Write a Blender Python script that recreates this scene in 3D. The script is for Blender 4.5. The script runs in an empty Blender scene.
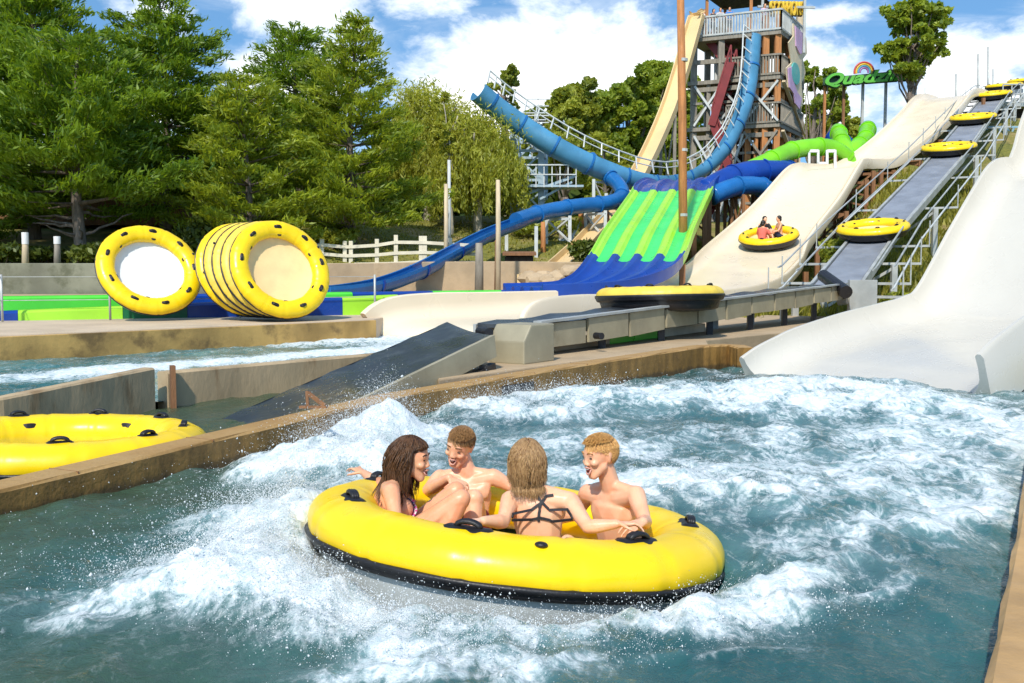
import bpy, bmesh, math, random
import numpy as np
from mathutils import Vector, Matrix, Quaternion
from mathutils.bvhtree import BVHTree
random.seed(7); RNG = np.random.default_rng(11)
SC = bpy.context.scene; COL = SC.collection
R = math.radians; PI = math.pi
V = Vector
# ---------------------------------------------------------------- camera
H = 1.44; FPX = 1000.0; PITCH = math.atan(66.5/1000)
camd = bpy.data.cameras.new('camera'); cam = bpy.data.objects.new('camera', camd); COL.objects.link(cam)
cam.location = (0, 0, H); cam.rotation_euler = (R(90)-PITCH, 0, 0)
camd.sensor_width = 36; camd.lens = FPX*36/1024; camd.clip_start = .1; camd.clip_end = 3000
SC.camera = cam
cT, sT = math.cos(PITCH), math.sin(PITCH)
def ray(px, py):
    dx = (px-512)/FPX; dy = (341.5-py)/FPX
    return V((dx, cT+dy*sT, -sT+dy*cT))
def P(px, py, Y):                       # point at depth Y seen at a pixel of the photograph
    d = ray(px, py); return V((0, 0, H))+d*(Y/d.y)
def G(px, py, z=0.0):                   # point at height z
    d = ray(px, py); return V((0, 0, H))+d*((z-H)/d.z)
# ---------------------------------------------------------------- objects
def tag(o, label=None, cat=None, group=None, kind=None):
    if label: o['label'] = label
    if cat: o['category'] = cat
    if group: o['group'] = group
    if kind: o['kind'] = kind
    return o
def empty(name, loc=(0, 0, 0), label=None, cat=None, group=None, rot=None):
    o = bpy.data.objects.new(name, None); COL.objects.link(o); o.location = loc
    o.empty_display_size = .3
    if rot is not None: o.rotation_euler = rot
    return tag(o, label, cat, group)
def link(name, me, parent=None, mats=(), world=True):
    o = bpy.data.objects.new(name, me); COL.objects.link(o)
    for m in mats: me.materials.append(m)
    if parent is not None:
        o.parent = parent
        if world:       # geometry given in world coordinates
            o.matrix_parent_inverse = Matrix.LocRotScale(parent.location, parent.rotation_euler, parent.scale).inverted()
    return o
def copy_tree(o, parent=None):
    c = o.copy(); COL.objects.link(c)
    if parent is not None: c.parent = parent
    for ch in list(o.children): copy_tree(ch, c)
    return c
class MB:
    """collects shapes, builds ONE mesh object"""
    def __init__(s): s.v = []; s.f = []; s.m = []; s.mi = 0
    def add(s, vs, fs):
        b = len(s.v); s.v += [tuple(p) for p in vs]
        s.f += [tuple(i+b for i in f) for f in fs]; s.m += [s.mi]*len(fs); return s
    def box(s, c, size, rz=0, M=None):
        x, y, z = (size[0]/2, size[1]/2, size[2]/2); c = V(c)
        M = M or Matrix.Rotation(rz, 3, 'Z')
        vs = [c+M@V((sx*x, sy*y, sz*z)) for sz in (-1, 1) for sy in (-1, 1) for sx in (-1, 1)]
        return s.add(vs, [(0, 2, 3, 1), (4, 5, 7, 6), (0, 1, 5, 4), (2, 6, 7, 3), (0, 4, 6, 2), (1, 3, 7, 5)])
    def bar(s, a, b, w, h=None, up=(0, 0, 1)):
        a, b = V(a), V(b); h = h or w; d = (b-a); L = d.length
        if L < 1e-6: return s
        d /= L; u = V(up)
        if abs(d.dot(u)) > .98: u = V((0, 1, 0))
        x = d.cross(u).normalized(); z = x.cross(d).normalized()
        return s.box((a+b)/2, (w, L, h), M=Matrix((x, d, z)).transposed())
    def tube(s, pts, r, n=8, caps=True, closed=False):
        pts = [V(p) for p in pts]; k = len(pts)
        rr = r if isinstance(r, (list, tuple)) else [r]*k
        vs = []; fs = []; ref = None
        for i, p in enumerate(pts):
            if closed: t = pts[(i+1) % k]-pts[i-1]
            else: t = pts[min(i+1, k-1)]-pts[max(i-1, 0)]
            t.normalize()
            if ref is None:
                ref = t.orthogonal().normalized()
            ref = (ref-t*ref.dot(t)).normalized(); q = t.cross(ref)
            for j in range(n):
                a = 2*PI*j/n; vs.append(p+(ref*math.cos(a)+q*math.sin(a))*rr[i])
        for i in range(k if closed else k-1):
            for j in range(n):
                a = i*n+j; b = i*n+(j+1) % n; c = ((i+1) % k)*n+(j+1) % n; d = ((i+1) % k)*n+j
                fs.append((a, b, c, d))
        if caps and not closed:
            fs.append(tuple(range(n-1, -1, -1))); fs.append(tuple((k-1)*n+j for j in range(n)))
        return s.add(vs, fs)
    def sweep(s, pts, prof, up=(0, 0, 1), closed_prof=False, caps=False, ups=None):
        """profile (x to the right of travel, z up) along a path; prof may be a function of i"""
        pts = [V(p) for p in pts]; k = len(pts); vs = []; fs = []
        for i, p in enumerate(pts):
            t = (pts[min(i+1, k-1)]-pts[max(i-1, 0)]).normalized()
            u = V(ups[i]) if ups else V(up)
            x = t.cross(u).normalized(); z = x.cross(t).normalized()
            pr = prof(i) if callable(prof) else prof
            vs += [p+x*a+z*b for a, b in pr]
        n = len(pr)
        for i in range(k-1):
            for j in range(n if closed_prof else n-1):
                a = i*n+j; b = i*n+(j+1) % n; c = (i+1)*n+(j+1) % n; d = (i+1)*n+j
                fs.append((a, d, c, b))
        if caps and closed_prof:
            fs.append(tuple(range(n))); fs.append(tuple((k-1)*n+j for j in range(n-1, -1, -1)))
        return s.add(vs, fs)
    def prism(s, poly, z0, z1):
        """poly: list of (x,y) or (x,y,ztop)"""
        n = len(poly); vs = [(p[0], p[1], z0) for p in poly]+[(p[0], p[1], p[2] if len(p) > 2 else z1) for p in poly]
        ar = sum(poly[i][0]*poly[(i+1) % n][1]-poly[(i+1) % n][0]*poly[i][1] for i in range(n))
        fs = [(i, (i+1) % n, n+(i+1) % n, n+i) for i in range(n)]+[tuple(range(n-1, -1, -1)), tuple(range(n, 2*n))]
        if ar < 0: fs = [tuple(reversed(f)) for f in fs]
        return s.add(vs, fs)
    def ell(s, c, rad, M=None, nu=16, nv=10):
        c = V(c); M = M or Matrix.Identity(3); vs = []; fs = []
        for i in range(nv+1):
            th = PI*i/nv
            for j in range(nu):
                ph = 2*PI*j/nu
                vs.append(c+M@V((rad[0]*math.sin(th)*math.cos(ph), rad[1]*math.sin(th)*math.sin(ph), rad[2]*math.cos(th))))
        for i in range(nv):
            for j in range(nu):
                fs.append((i*nu+j, (i+1)*nu+j, (i+1)*nu+(j+1) % nu, i*nu+(j+1) % nu))
        return s.add(vs, fs)
    def lathe(s, prof, n=64, c=(0, 0, 0)):
        vs = []; fs = []; k = len(prof); c = V(c)
        for i in range(n):
            a = 2*PI*i/n
            vs += [c+V((r*math.cos(a), r*math.sin(a), z)) for r, z in prof]
        for i in range(n):
            for j in range(k-1):
                fs.append((i*k+j, ((i+1) % n)*k+j, ((i+1) % n)*k+j+1, i*k+j+1))
        return s.add(vs, fs)
    def mesh(s, name, smooth=False):
        me = bpy.data.meshes.new(name); me.from_pydata(s.v, [], s.f); me.update()
        if smooth: me.polygons.foreach_set('use_smooth', [True]*len(me.polygons))
        if any(s.m): me.polygons.foreach_set('material_index', s.m)
        return me
    def build(s, name, mat, parent=None, smooth=False, bevel=0, world=True, fixn=False, segs=2):
        me = s.mesh(name, smooth)
        if bevel or fixn:
            bm = bmesh.new(); bm.from_mesh(me)
            bmesh.ops.remove_doubles(bm, verts=bm.verts, dist=1e-5)
            if fixn: bmesh.ops.recalc_face_normals(bm, faces=bm.faces)
            if bevel:
                ed = [e for e in bm.edges if len(e.link_faces) == 2 and e.calc_face_angle(0) > R(30)]
                bmesh.ops.bevel(bm, geom=ed, offset=bevel, segments=segs, affect='EDGES', profile=.6, clamp_overlap=True)
            bm.to_mesh(me); bm.free()
            if smooth: me.polygons.foreach_set('use_smooth', [True]*len(me.polygons))
        mats = mat if isinstance(mat, (list, tuple)) else [mat]
        return link(name, me, parent, mats, world)
def quads_mesh(name, pts, tint=None, smooth=False):
    """pts (N,4,3) -> mesh of N quads; tint (N,) stored as face attribute"""
    N = len(pts); me = bpy.data.meshes.new(name)
    me.vertices.add(4*N); me.vertices.foreach_set('co', np.ascontiguousarray(pts, dtype=np.float32).reshape(-1))
    me.loops.add(4*N); me.loops.foreach_set('vertex_index', np.arange(4*N, dtype=np.int32))
    me.polygons.add(N); me.polygons.foreach_set('loop_start', np.arange(0, 4*N, 4, dtype=np.int32))
    try: me.polygons.foreach_set('loop_total', np.full(N, 4, dtype=np.int32))
    except Exception: pass
    me.update(calc_edges=True)
    if tint is not None:
        at = me.attributes.new('tint', 'FLOAT', 'FACE'); at.data.foreach_set('value', np.asarray(tint, dtype=np.float32))
    return me
def grid_mesh(name, X, Y, Z, attrs=None, mask=None):
    nj, ni = X.shape; me = bpy.data.meshes.new(name)
    me.vertices.add(ni*nj); me.vertices.foreach_set('co', np.stack([X, Y, Z], -1).astype(np.float32).reshape(-1))
    idx = np.arange(ni*nj, dtype=np.int32).reshape(nj, ni)
    q = np.stack([idx[:-1, :-1], idx[:-1, 1:], idx[1:, 1:], idx[1:, :-1]], -1).reshape(-1, 4)
    if mask is not None:
        mk = (mask[:-1, :-1] & mask[1:, 1:] & mask[:-1, 1:] & mask[1:, :-1]).reshape(-1); q = q[mk]
    N = len(q); me.loops.add(4*N); me.loops.foreach_set('vertex_index', np.ascontiguousarray(q).reshape(-1))
    me.polygons.add(N); me.polygons.foreach_set('loop_start', np.arange(0, 4*N, 4, dtype=np.int32))
    try: me.polygons.foreach_set('loop_total', np.full(N, 4, dtype=np.int32))
    except Exception: pass
    me.update(calc_edges=True); me.polygons.foreach_set('use_smooth', np.ones(N, dtype=bool))
    for k, a in (attrs or {}).items():
        at = me.attributes.new(k, 'FLOAT', 'POINT'); at.data.foreach_set('value', a.astype(np.float32).reshape(-1))
    return me
def pnoise(x, y, seed=0):
    """vectorised 2-D gradient noise, about -1..1"""
    xi = np.floor(x).astype(np.int64); yi = np.floor(y).astype(np.int64); xf = x-xi; yf = y-yi
    def g(ix, iy, dx, dy):
        h = (ix*374761393+iy*668265263+seed*1442695041) & 0xffffffff
        h = ((h ^ (h >> 13))*1274126177) & 0xffffffff; h = (h ^ (h >> 16)) & 0xffff
        a = h*(2*PI/65536); return np.cos(a)*dx+np.sin(a)*dy
    u = xf*xf*xf*(xf*(xf*6-15)+10); w = yf*yf*yf*(yf*(yf*6-15)+10)
    a = g(xi, yi, xf, yf); b = g(xi+1, yi, xf-1, yf); c = g(xi, yi+1, xf, yf-1); d = g(xi+1, yi+1, xf-1, yf-1)
    return 1.5*((a*(1-u)+b*u)*(1-w)+(c*(1-u)+d*u)*w)
def fbm(x, y, seed=0, octs=4, gain=.5, ridged=False):
    t = np.zeros_like(x); a = 1.0; n = 0
    for o in range(octs):
        v = pnoise(x*2**o, y*2**o, seed+o*17)
        t += a*((1-2*np.abs(v)) if ridged else v); n += a; a *= gain
    return t/n
def sstep(a, b, x): t = np.clip((x-a)/(b-a), 0, 1); return t*t*(3-2*t)
def spline(pts, n=8):
    """Catmull-Rom through pts"""
    pts = [V(p) for p in pts]; out = []
    for i in range(len(pts)-1):
        p0 = pts[max(i-1, 0)]; p1 = pts[i]; p2 = pts[i+1]; p3 = pts[min(i+2, len(pts)-1)]
        for k in range(n):
            t = k/n
            out.append(.5*((2*p1)+(p2-p0)*t+(2*p0-5*p1+4*p2-p3)*t*t+(3*p1-p0-3*p2+p3)*t**3))
    out.append(pts[-1]); return out
# ---------------------------------------------------------------- materials
def ND(nt, t, **kw):
    n = nt.nodes.new(t)
    for k, v in kw.items():
        if k.startswith('i_'):
            key = k[2:]; key = int(key) if key.isdigit() else key.replace('_', ' ')
            n.inputs[key].default_value = v
        else: setattr(n, k, v)
    return n
def new_mat(name):
    m = bpy.data.materials.new(name); m.use_nodes = True; nt = m.node_tree
    b = nt.nodes['Principled BSDF']; return m, nt, b
def c4(c): return (c[0], c[1], c[2], 1)
def mix(nt, fac, a, b, bt='MIX'):
    n = nt.nodes.new('ShaderNodeMix'); n.data_type = 'RGBA'; n.blend_type = bt
    for s, v in ((0, fac), (6, a), (7, b)):
        if hasattr(v, 'links'): nt.links.new(v, n.inputs[s])
        else: n.inputs[s].default_value = v if not isinstance(v, tuple) or len(v) == 4 else c4(v)
    return n.outputs[2]
def ramp(nt, src, a, b, lo=0, hi=1):
    n = nt.nodes.new('ShaderNodeMapRange'); n.interpolation_type = 'SMOOTHSTEP'
    nt.links.new(src, n.inputs[0])
    for i, v in ((1, a), (2, b), (3, lo), (4, hi)): n.inputs[i].default_value = v
    return n.outputs[0]
def noise(nt, scale, detail=4, rough=.55, vec=None, stretch=None, dist=0, coord='Object'):
    tc = nt.nodes.new('ShaderNodeTexCoord'); out = vec or tc.outputs[coord]
    if stretch:
        mp = nt.nodes.new('ShaderNodeMapping'); mp.inputs['Scale'].default_value = stretch
        nt.links.new(out, mp.inputs[0]); out = mp.outputs[0]
    n = nt.nodes.new('ShaderNodeTexNoise'); n.inputs['Scale'].default_value = scale
    n.inputs['Detail'].default_value = detail; n.inputs['Roughness'].default_value = rough; n.inputs['Distortion'].default_value = dist
    nt.links.new(out, n.inputs['Vector']); return n.outputs['Fac']
def bump(nt, b, h, strength=.3, dist=.02):
    n = nt.nodes.new('ShaderNodeBump'); n.inputs['Strength'].default_value = strength; n.inputs['Distance'].default_value = dist
    nt.links.new(h, n.inputs['Height']); nt.links.new(n.outputs[0], b.inputs['Normal'])
def M_(name, col, rough=.5, var=.25, scale=3, dirt=None, dirt_amt=.5, dirt_scale=1.5, bmp=.15, metal=0, spec=.5, stretch=None, bscale=None, coat=0, bdist=.02):
    m, nt, b = new_mat(name); L = nt.links.new
    n1 = noise(nt, scale, 5, stretch=stretch)
    lo = tuple(max(0, c*(1-var)) for c in col); hi = tuple(min(1, c*(1+var*.6)) for c in col)
    c = mix(nt, ramp(nt, n1, .25, .75), lo, hi)
    if dirt:
        n2 = noise(nt, dirt_scale, 8, .65, stretch=stretch)
        c = mix(nt, ramp(nt, n2, .62-.25*dirt_amt, .8-.2*dirt_amt, 0, min(1, .4+dirt_amt*.6)), c, dirt)
    L(c, b.inputs['Base Color'])
    b.inputs['Metallic'].default_value = metal; b.inputs['Specular IOR Level'].default_value = spec
    rr = ramp(nt, noise(nt, scale*2.3, 4), .2, .8, max(.02, rough-.12), min(1, rough+.12)); L(rr, b.inputs['Roughness'])
    b.inputs['Coat Weight'].default_value = coat
    if bmp: bump(nt, b, noise(nt, bscale or scale*8, 6, .6, stretch=stretch), bmp, bdist)
    return m
def leaf_mat(name, dark, light, trans=.35):
    m = bpy.data.materials.new(name); m.use_nodes = True; nt = m.node_tree; nt.nodes.clear(); L = nt.links.new
    at = ND(nt, 'ShaderNodeAttribute', attribute_name='tint'); c = mix(nt, at.outputs['Fac'], dark, light)
    d = nt.nodes.new('ShaderNodeBsdfDiffuse'); t = nt.nodes.new('ShaderNodeBsdfTranslucent')
    g = ND(nt, 'ShaderNodeBsdfGlossy'); g.inputs['Roughness'].default_value = .5; g.inputs['Color'].default_value = (.5, .55, .45, 1)
    L(c, d.inputs[0]); L(mix(nt, .5, c, (light[0]*1.6, light[1]*1.5, light[2]*.7)), t.inputs[0])
    x = nt.nodes.new('ShaderNodeMixShader'); x.inputs[0].default_value = trans; L(d.outputs[0], x.inputs[1]); L(t.outputs[0], x.inputs[2])
    y = nt.nodes.new('ShaderNodeMixShader'); y.inputs[0].default_value = .05; L(x.outputs[0], y.inputs[1]); L(g.outputs[0], y.inputs[2])
    o = nt.nodes.new('ShaderNodeOutputMaterial'); L(y.outputs[0], o.inputs[0]); return m
MT = {}
MT['yellow'] = M_('yellow vinyl', (.92, .62, .006), .34, .10, 2.5, bmp=.10, bscale=7, spec=.45, dirt=(.70, .40, .012), dirt_amt=.22, dirt_scale=5)
MT['yellow_dirty'] = M_('weathered yellow vinyl', (.82, .58, .07), .5, .15, 3, dirt=(.35, .24, .06), dirt_amt=.35, dirt_scale=4, bmp=.1)
MT['floor_white'] = M_('white raft floor', (.78, .8, .8), .45, .06, 3, bmp=.1)
MT['floor_cream'] = M_('cream raft floor', (.85, .62, .3), .5, .1, 3, bmp=.1)
MT['hull_grey'] = M_('grey hull vinyl', (.45, .48, .48), .4, .12, 3, bmp=.1)
MT['black'] = M_('black rubber', (.013, .012, .014), .45, .3, 6, bmp=.2, dirt=(.10, .09, .08), dirt_amt=.12, dirt_scale=14)
MT['concrete_brown'] = M_('stained brown concrete', (.32, .17, .045), .75, .35, 1.6, dirt=(.10, .055, .018), dirt_amt=.55, dirt_scale=2.2, bmp=.5, bscale=14)
MT['concrete_tan'] = M_('tan concrete', (.46, .34, .21), .8, .2, 1.5, dirt=(.26, .18, .10), dirt_amt=.3, bmp=.35, bscale=18)
MT['concrete_pale'] = M_('pale concrete deck', (.56, .44, .31), .85, .15, .9, dirt=(.36, .28, .19), dirt_amt=.3, dirt_scale=.8, bmp=.2, bscale=20)
MT['concrete_ochre'] = M_('ochre streaked concrete', (.46, .28, .085), .8, .40, 1.1, dirt=(.11, .065, .025), dirt_amt=.6, dirt_scale=1.8, bmp=.4, bscale=12)
MT['concrete_streaked'] = M_('streaked tan concrete', (.46, .34, .20), .8, .3, 1.4, dirt=(.19, .105, .04), dirt_amt=.5, dirt_scale=2.4, stretch=(1, 1, .45), bmp=.35, bscale=14)
MT['concrete_grey'] = M_('grey green concrete', (.22, .22, .155), .85, .35, .8, dirt=(.08, .085, .045), dirt_amt=.7, dirt_scale=1.2, bmp=.4)
MT['belt'] = M_('dark wet rubber belt', (.028, .034, .042), .32, .4, 1.2, dirt=(.10, .115, .13), dirt_amt=.35, dirt_scale=1.4, bmp=.25, bscale=10)
MT['belt_grey'] = M_('grey conveyor belt', (.24, .26, .30), .5, .25, 1.3, bmp=.3, stretch=(1, 1, 1))
MT['galv'] = M_('galvanised steel', (.46, .47, .45), .5, .2, 2, dirt=(.26, .24, .18), dirt_amt=.3, metal=.25, bmp=.1)
MT['panel'] = M_('beige painted panel', (.34, .30, .20), .5, .2, 2, dirt=(.14, .11, .05), dirt_amt=.3, bmp=.1)
MT['white_metal'] = M_('white painted metal', (.74, .74, .72), .5, .1, 3, dirt=(.45, .40, .3), dirt_amt=.2, bmp=.05)
MT['slide_cream'] = M_('cream gel coat', (.80, .68, .50), .34, .06, .5, bmp=.03, dirt=(.74, .58, .38), dirt_amt=.2, dirt_scale=.35, coat=.1)
MT['slide_white'] = M_('white gel coat', (.57, .54, .475), .28, .06, .6, bmp=.03, dirt=(.50, .45, .36), dirt_amt=.15, dirt_scale=.5, coat=.1)
MT['slide_outside'] = M_('weathered slide outside', (.55, .53, .47), .6, .2, 1.5, dirt=(.3, .27, .2), dirt_amt=.35)
MT['blue'] = M_('blue fibreglass', (.012, .13, .38), .3, .18, 1.2, bmp=.05, coat=.15)
MT['blue_pale'] = M_('faded blue fibreglass', (.075, .255, .43), .38, .22, 1.0, bmp=.05, dirt=(.11, .3, .45), dirt_amt=.3)
MT['blue_deep'] = M_('deep blue gel coat', (.006, .05, .30), .34, .2, 1.0, bmp=0, coat=.1)
MT['green_bright'] = M_('bright green gel coat', (.09, .62, .05), .35, .12, 1.0, bmp=.04)
MT['green_lime'] = M_('lime green gel coat', (.36, .74, .04), .35, .12, 1.0, bmp=.04)
MT['green_teal'] = M_('sea green gel coat', (.06, .66, .14), .35, .12, 1.0, bmp=.04)
MT['green_dark'] = M_('dark green gel coat', (.01, .14, .05), .4, .2, 1.0)
MT['green_tube'] = M_('green tube fibreglass', (.20, .60, .015), .35, .18, .8, bmp=.05)
MT['tan_slide'] = M_('tan slide fibreglass', (.72, .52, .26), .45, .1, .7, bmp=.04)
MT['wood_brown'] = M_('brown timber', (.26, .12, .05), .75, .35, 3, dirt=(.10, .045, .02), dirt_amt=.4, stretch=(4, 4, .4), bmp=.4)
MT['wood_orange'] = M_('orange stained timber', (.46, .19, .06), .75, .3, 3, stretch=(4, 4, .5), bmp=.3)
MT['wood_grey'] = M_('grey weathered timber', (.26, .23, .185), .8, .3, 3, stretch=(3, 3, .6), bmp=.3)
MT['wood_pale'] = M_('pale timber', (.58, .46, .30), .75, .2, 3, stretch=(4, 4, .5), bmp=.3)
MT['wood_coping'] = M_('tan timber coping', (.50, .30, .12), .6, .25, 2.5, stretch=(1, 1, 1), bmp=.3, dirt=(.3, .16, .06), dirt_amt=.4)
MT['fence_cream'] = M_('cream painted timber', (.66, .60, .46), .7, .15, 3, bmp=.2)
MT['steel_blue'] = M_('pale blue steel', (.36, .46, .52), .5, .15, 2, metal=.1)
MT['steel_white'] = M_('pale steel lattice', (.55, .57, .56), .5, .15, 2)
MT['red_paint'] = M_('dark red painted steel', (.22, .025, .025), .5, .2, 2)
MT['dark'] = M_('dark boards and shade panels', (.03, .018, .012), .8, .4, 2, bmp=.3)
MT['roof_dark'] = M_('dark roof', (.02, .022, .025), .7, .3, 2)
MT['bark'] = M_('pine bark', (.24, .19, .15), .9, .4, 4, dirt=(.09, .07, .05), dirt_amt=.5, dirt_scale=6, stretch=(3, 3, .6), bmp=.8, bdist=.05)
MT['bark_pale'] = M_('pale bark', (.42, .38, .3), .9, .3, 4, stretch=(3, 3, .6), bmp=.6, bdist=.04)
MT['pvc'] = M_('white pipe plastic', (.75, .75, .73), .4, .06, 2)
# ---------------------------------------------------------------- world, sun
SUN = V((-.20, -.74, .76)).normalized()
w = bpy.data.worlds.new('World'); SC.world = w; w.use_nodes = True
nt = w.node_tree; nt.nodes.clear(); L = nt.links.new
tc = nt.nodes.new('ShaderNodeTexCoord'); dirv = tc.outputs['Generated']
# the sky is read a little higher up than it stands, where it is bluer
mp = ND(nt, 'ShaderNodeVectorMath', operation='ADD'); L(dirv, mp.inputs[0]); mp.inputs[1].default_value = (0, 0, .22)
nm = ND(nt, 'ShaderNodeVectorMath', operation='NORMALIZE'); L(mp.outputs[0], nm.inputs[0])
sky = nt.nodes.new('ShaderNodeTexSky'); sky.sky_type = 'NISHITA'; sky.sun_disc = False
sky.sun_elevation = math.asin(SUN.z); sky.sun_rotation = math.atan2(SUN.x, SUN.y); sky.ozone_density = 1.6; sky.dust_density = .6
L(nm.outputs[0], sky.inputs[0])
def vlen(src, c, s):
    a = ND(nt, 'ShaderNodeVectorMath', operation='SUBTRACT'); L(src, a.inputs[0]); a.inputs[1].default_value = c
    b = ND(nt, 'ShaderNodeVectorMath', operation='MULTIPLY'); L(a.outputs[0], b.inputs[0]); b.inputs[1].default_value = s
    l = ND(nt, 'ShaderNodeVectorMath', operation='LENGTH'); L(b.outputs[0], l.inputs[0]); return l.outputs['Value']
def mth(op, a, b=None, clamp=False):
    n = ND(nt, 'ShaderNodeMath', operation=op, use_clamp=clamp)
    for i, v in ((0, a), (1, b)):
        if v is None: continue
        if hasattr(v, 'links'): L(v, n.inputs[i])
        else: n.inputs[i].default_value = v
    return n.outputs[0]
cn = noise(nt, 7.5, 9, .6, vec=dirv, stretch=(1, 1, 2.0), dist=.25)
cn2 = noise(nt, 16, 8, .65, vec=dirv, stretch=(1, 1, 2.4), dist=.4)
tot = None
# cumulus heaps: directions of their centres and sizes
for px, py, sx, sy, amp in ((560, 62, 145, 78, 1.05), (470, 105, 120, 55, .75), (690, 85, 80, 50, .6), (310, 2, 85, 40, .8), (420, -8, 90, 35, .6), (140, 10, 60, 26, .55), (300, 110, 120, 60, .55),
                            (800, 95, 110, 62, .8), (960, 60, 90, 32, .45), (990, 115, 130, 45, .8), (60, 120, 150, 70, .5), (830, 15, 60, 12, .3), (-300, 60, 260, 90, .8), (1400, 40, 300, 100, .8)):
    d = ray(px, py).normalized()
    g = mth('SUBTRACT', 1, vlen(dirv, tuple(d), (1000/sx, 1000/sx*.9, 1000/sy)))
    g = mth('MULTIPLY', mth('MAXIMUM', g, -.5), amp)
    tot = g if tot is None else mth('MAXIMUM', tot, g)
fld = mth('ADD', tot, mth('MULTIPLY', mth('SUBTRACT', cn, .5), 1.9))
fld = mth('ADD', fld, mth('MULTIPLY', mth('SUBTRACT', cn2, .5), .55))
msk = ramp(nt, fld, .02, .42)
veil = mth('MULTIPLY', ramp(nt, noise(nt, 3.2, 7, .6, vec=dirv, stretch=(1, 1, 4.5), dist=.6), .46, .76), .6)
allm = mth('MAXIMUM', msk, veil)
CLOUD = nt.nodes.new('ShaderNodeRGB')
inner = ramp(nt, fld, .25, .9)
cl = mix(nt, inner, (6.0, 6.5, 7.0), (8.6, 8.6, 8.5))
skc = mix(nt, 1.0, sky.outputs[0], (.74, 1.04, 1.13), 'MULTIPLY')
# greyer towards far away air at the horizon, whole sky dome
out = mix(nt, allm, skc, cl)
bg = nt.nodes.new('ShaderNodeBackground'); L(out, bg.inputs[0]); bg.inputs[1].default_value = .14
wo = nt.nodes.new('ShaderNodeOutputWorld'); L(bg.outputs[0], wo.inputs[0])
sl = bpy.data.lights.new('sun', 'SUN'); so = bpy.data.objects.new('sun', sl); COL.objects.link(so)
sl.energy = 3.3; sl.angle = R(1.5); sl.color = (1, .93, .82)
so.rotation_euler = (-SUN).to_track_quat('-Z', 'Y').to_euler()
SC.view_settings.view_transform = 'Standard'; SC.view_settings.look = 'None'; SC.view_settings.exposure = .46; SC.view_settings.gamma = 1
SC.cycles.use_denoising = True; SC.cycles.max_bounces = 6; SC.cycles.transparent_max_bounces = 6; SC.cycles.caustics_reflective = False; SC.cycles.caustics_refractive = False

# ---------------------------------------------------------------- ground
def wall2_y(x):
    return np.interp(x, [-60, -14, -9, -4, 2, 8, 14], [30.2, 30.6, 31.6, 34.6, 36, 38, 42])
def terrain(x, y):
    x = np.asarray(x, float); y = np.asarray(y, float)
    s = y-wall2_y(x)
    left = -1.0+1.35*sstep(23, 26, y)+1.36*sstep(.05, .4, s)+.19*np.clip(s-2.5, 0, 1e9)*sstep(2.5, 6, s)
    left = np.where(s > 17, np.minimum(left, 1.71+2.76+.01*(s-17)), left)
    left = np.minimum(left, 6)
    zr = np.clip(-1.1+.33*(y-25.5), -.9, 11.0)+.25*fbm(x*.3, y*.3, 5, 3)
    c = 8.2+.42*np.clip(y-27, 0, 60)
    k = sstep(c-2.5, c+1.5, x)
    z = left*(1-k)+np.maximum(zr, np.where(y < 26, -1, -5))*k
    far = sstep(75, 130, y)
    return z*(1-far)+(7+0*z)*far+.12*fbm(x*.2, y*.2, 3, 3)*sstep(30, 38, y)
xs = np.concatenate([np.linspace(-900, -45, 24), np.linspace(-44, 60, 180), np.linspace(62, 900, 24)])
ys = np.concatenate([np.linspace(-900, -10, 14), np.linspace(-5, 22, 14), np.linspace(23, 80, 150), np.linspace(82, 160, 20), np.linspace(180, 900, 14)])
gx, gy = np.meshgrid(xs, ys)
m, nt, b = new_mat('mown grass and bare soil'); L = nt.links.new
n1 = noise(nt, .35, 6, .6); n2 = noise(nt, 6, 6, .7)
c = mix(nt, ramp(nt, n2, .3, .7), (.10, .115, .018), (.23, .21, .035))
c = mix(nt, ramp(nt, n1, .50, .66), c, (.33, .24, .10))
L(c, b.inputs['Base Color']); b.inputs['Roughness'].default_value = .95; bump(nt, b, n2, .6, .08)
tag(link('ground', grid_mesh('ground', gx, gy, terrain(gx, gy)), mats=[m]), kind='structure')

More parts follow.
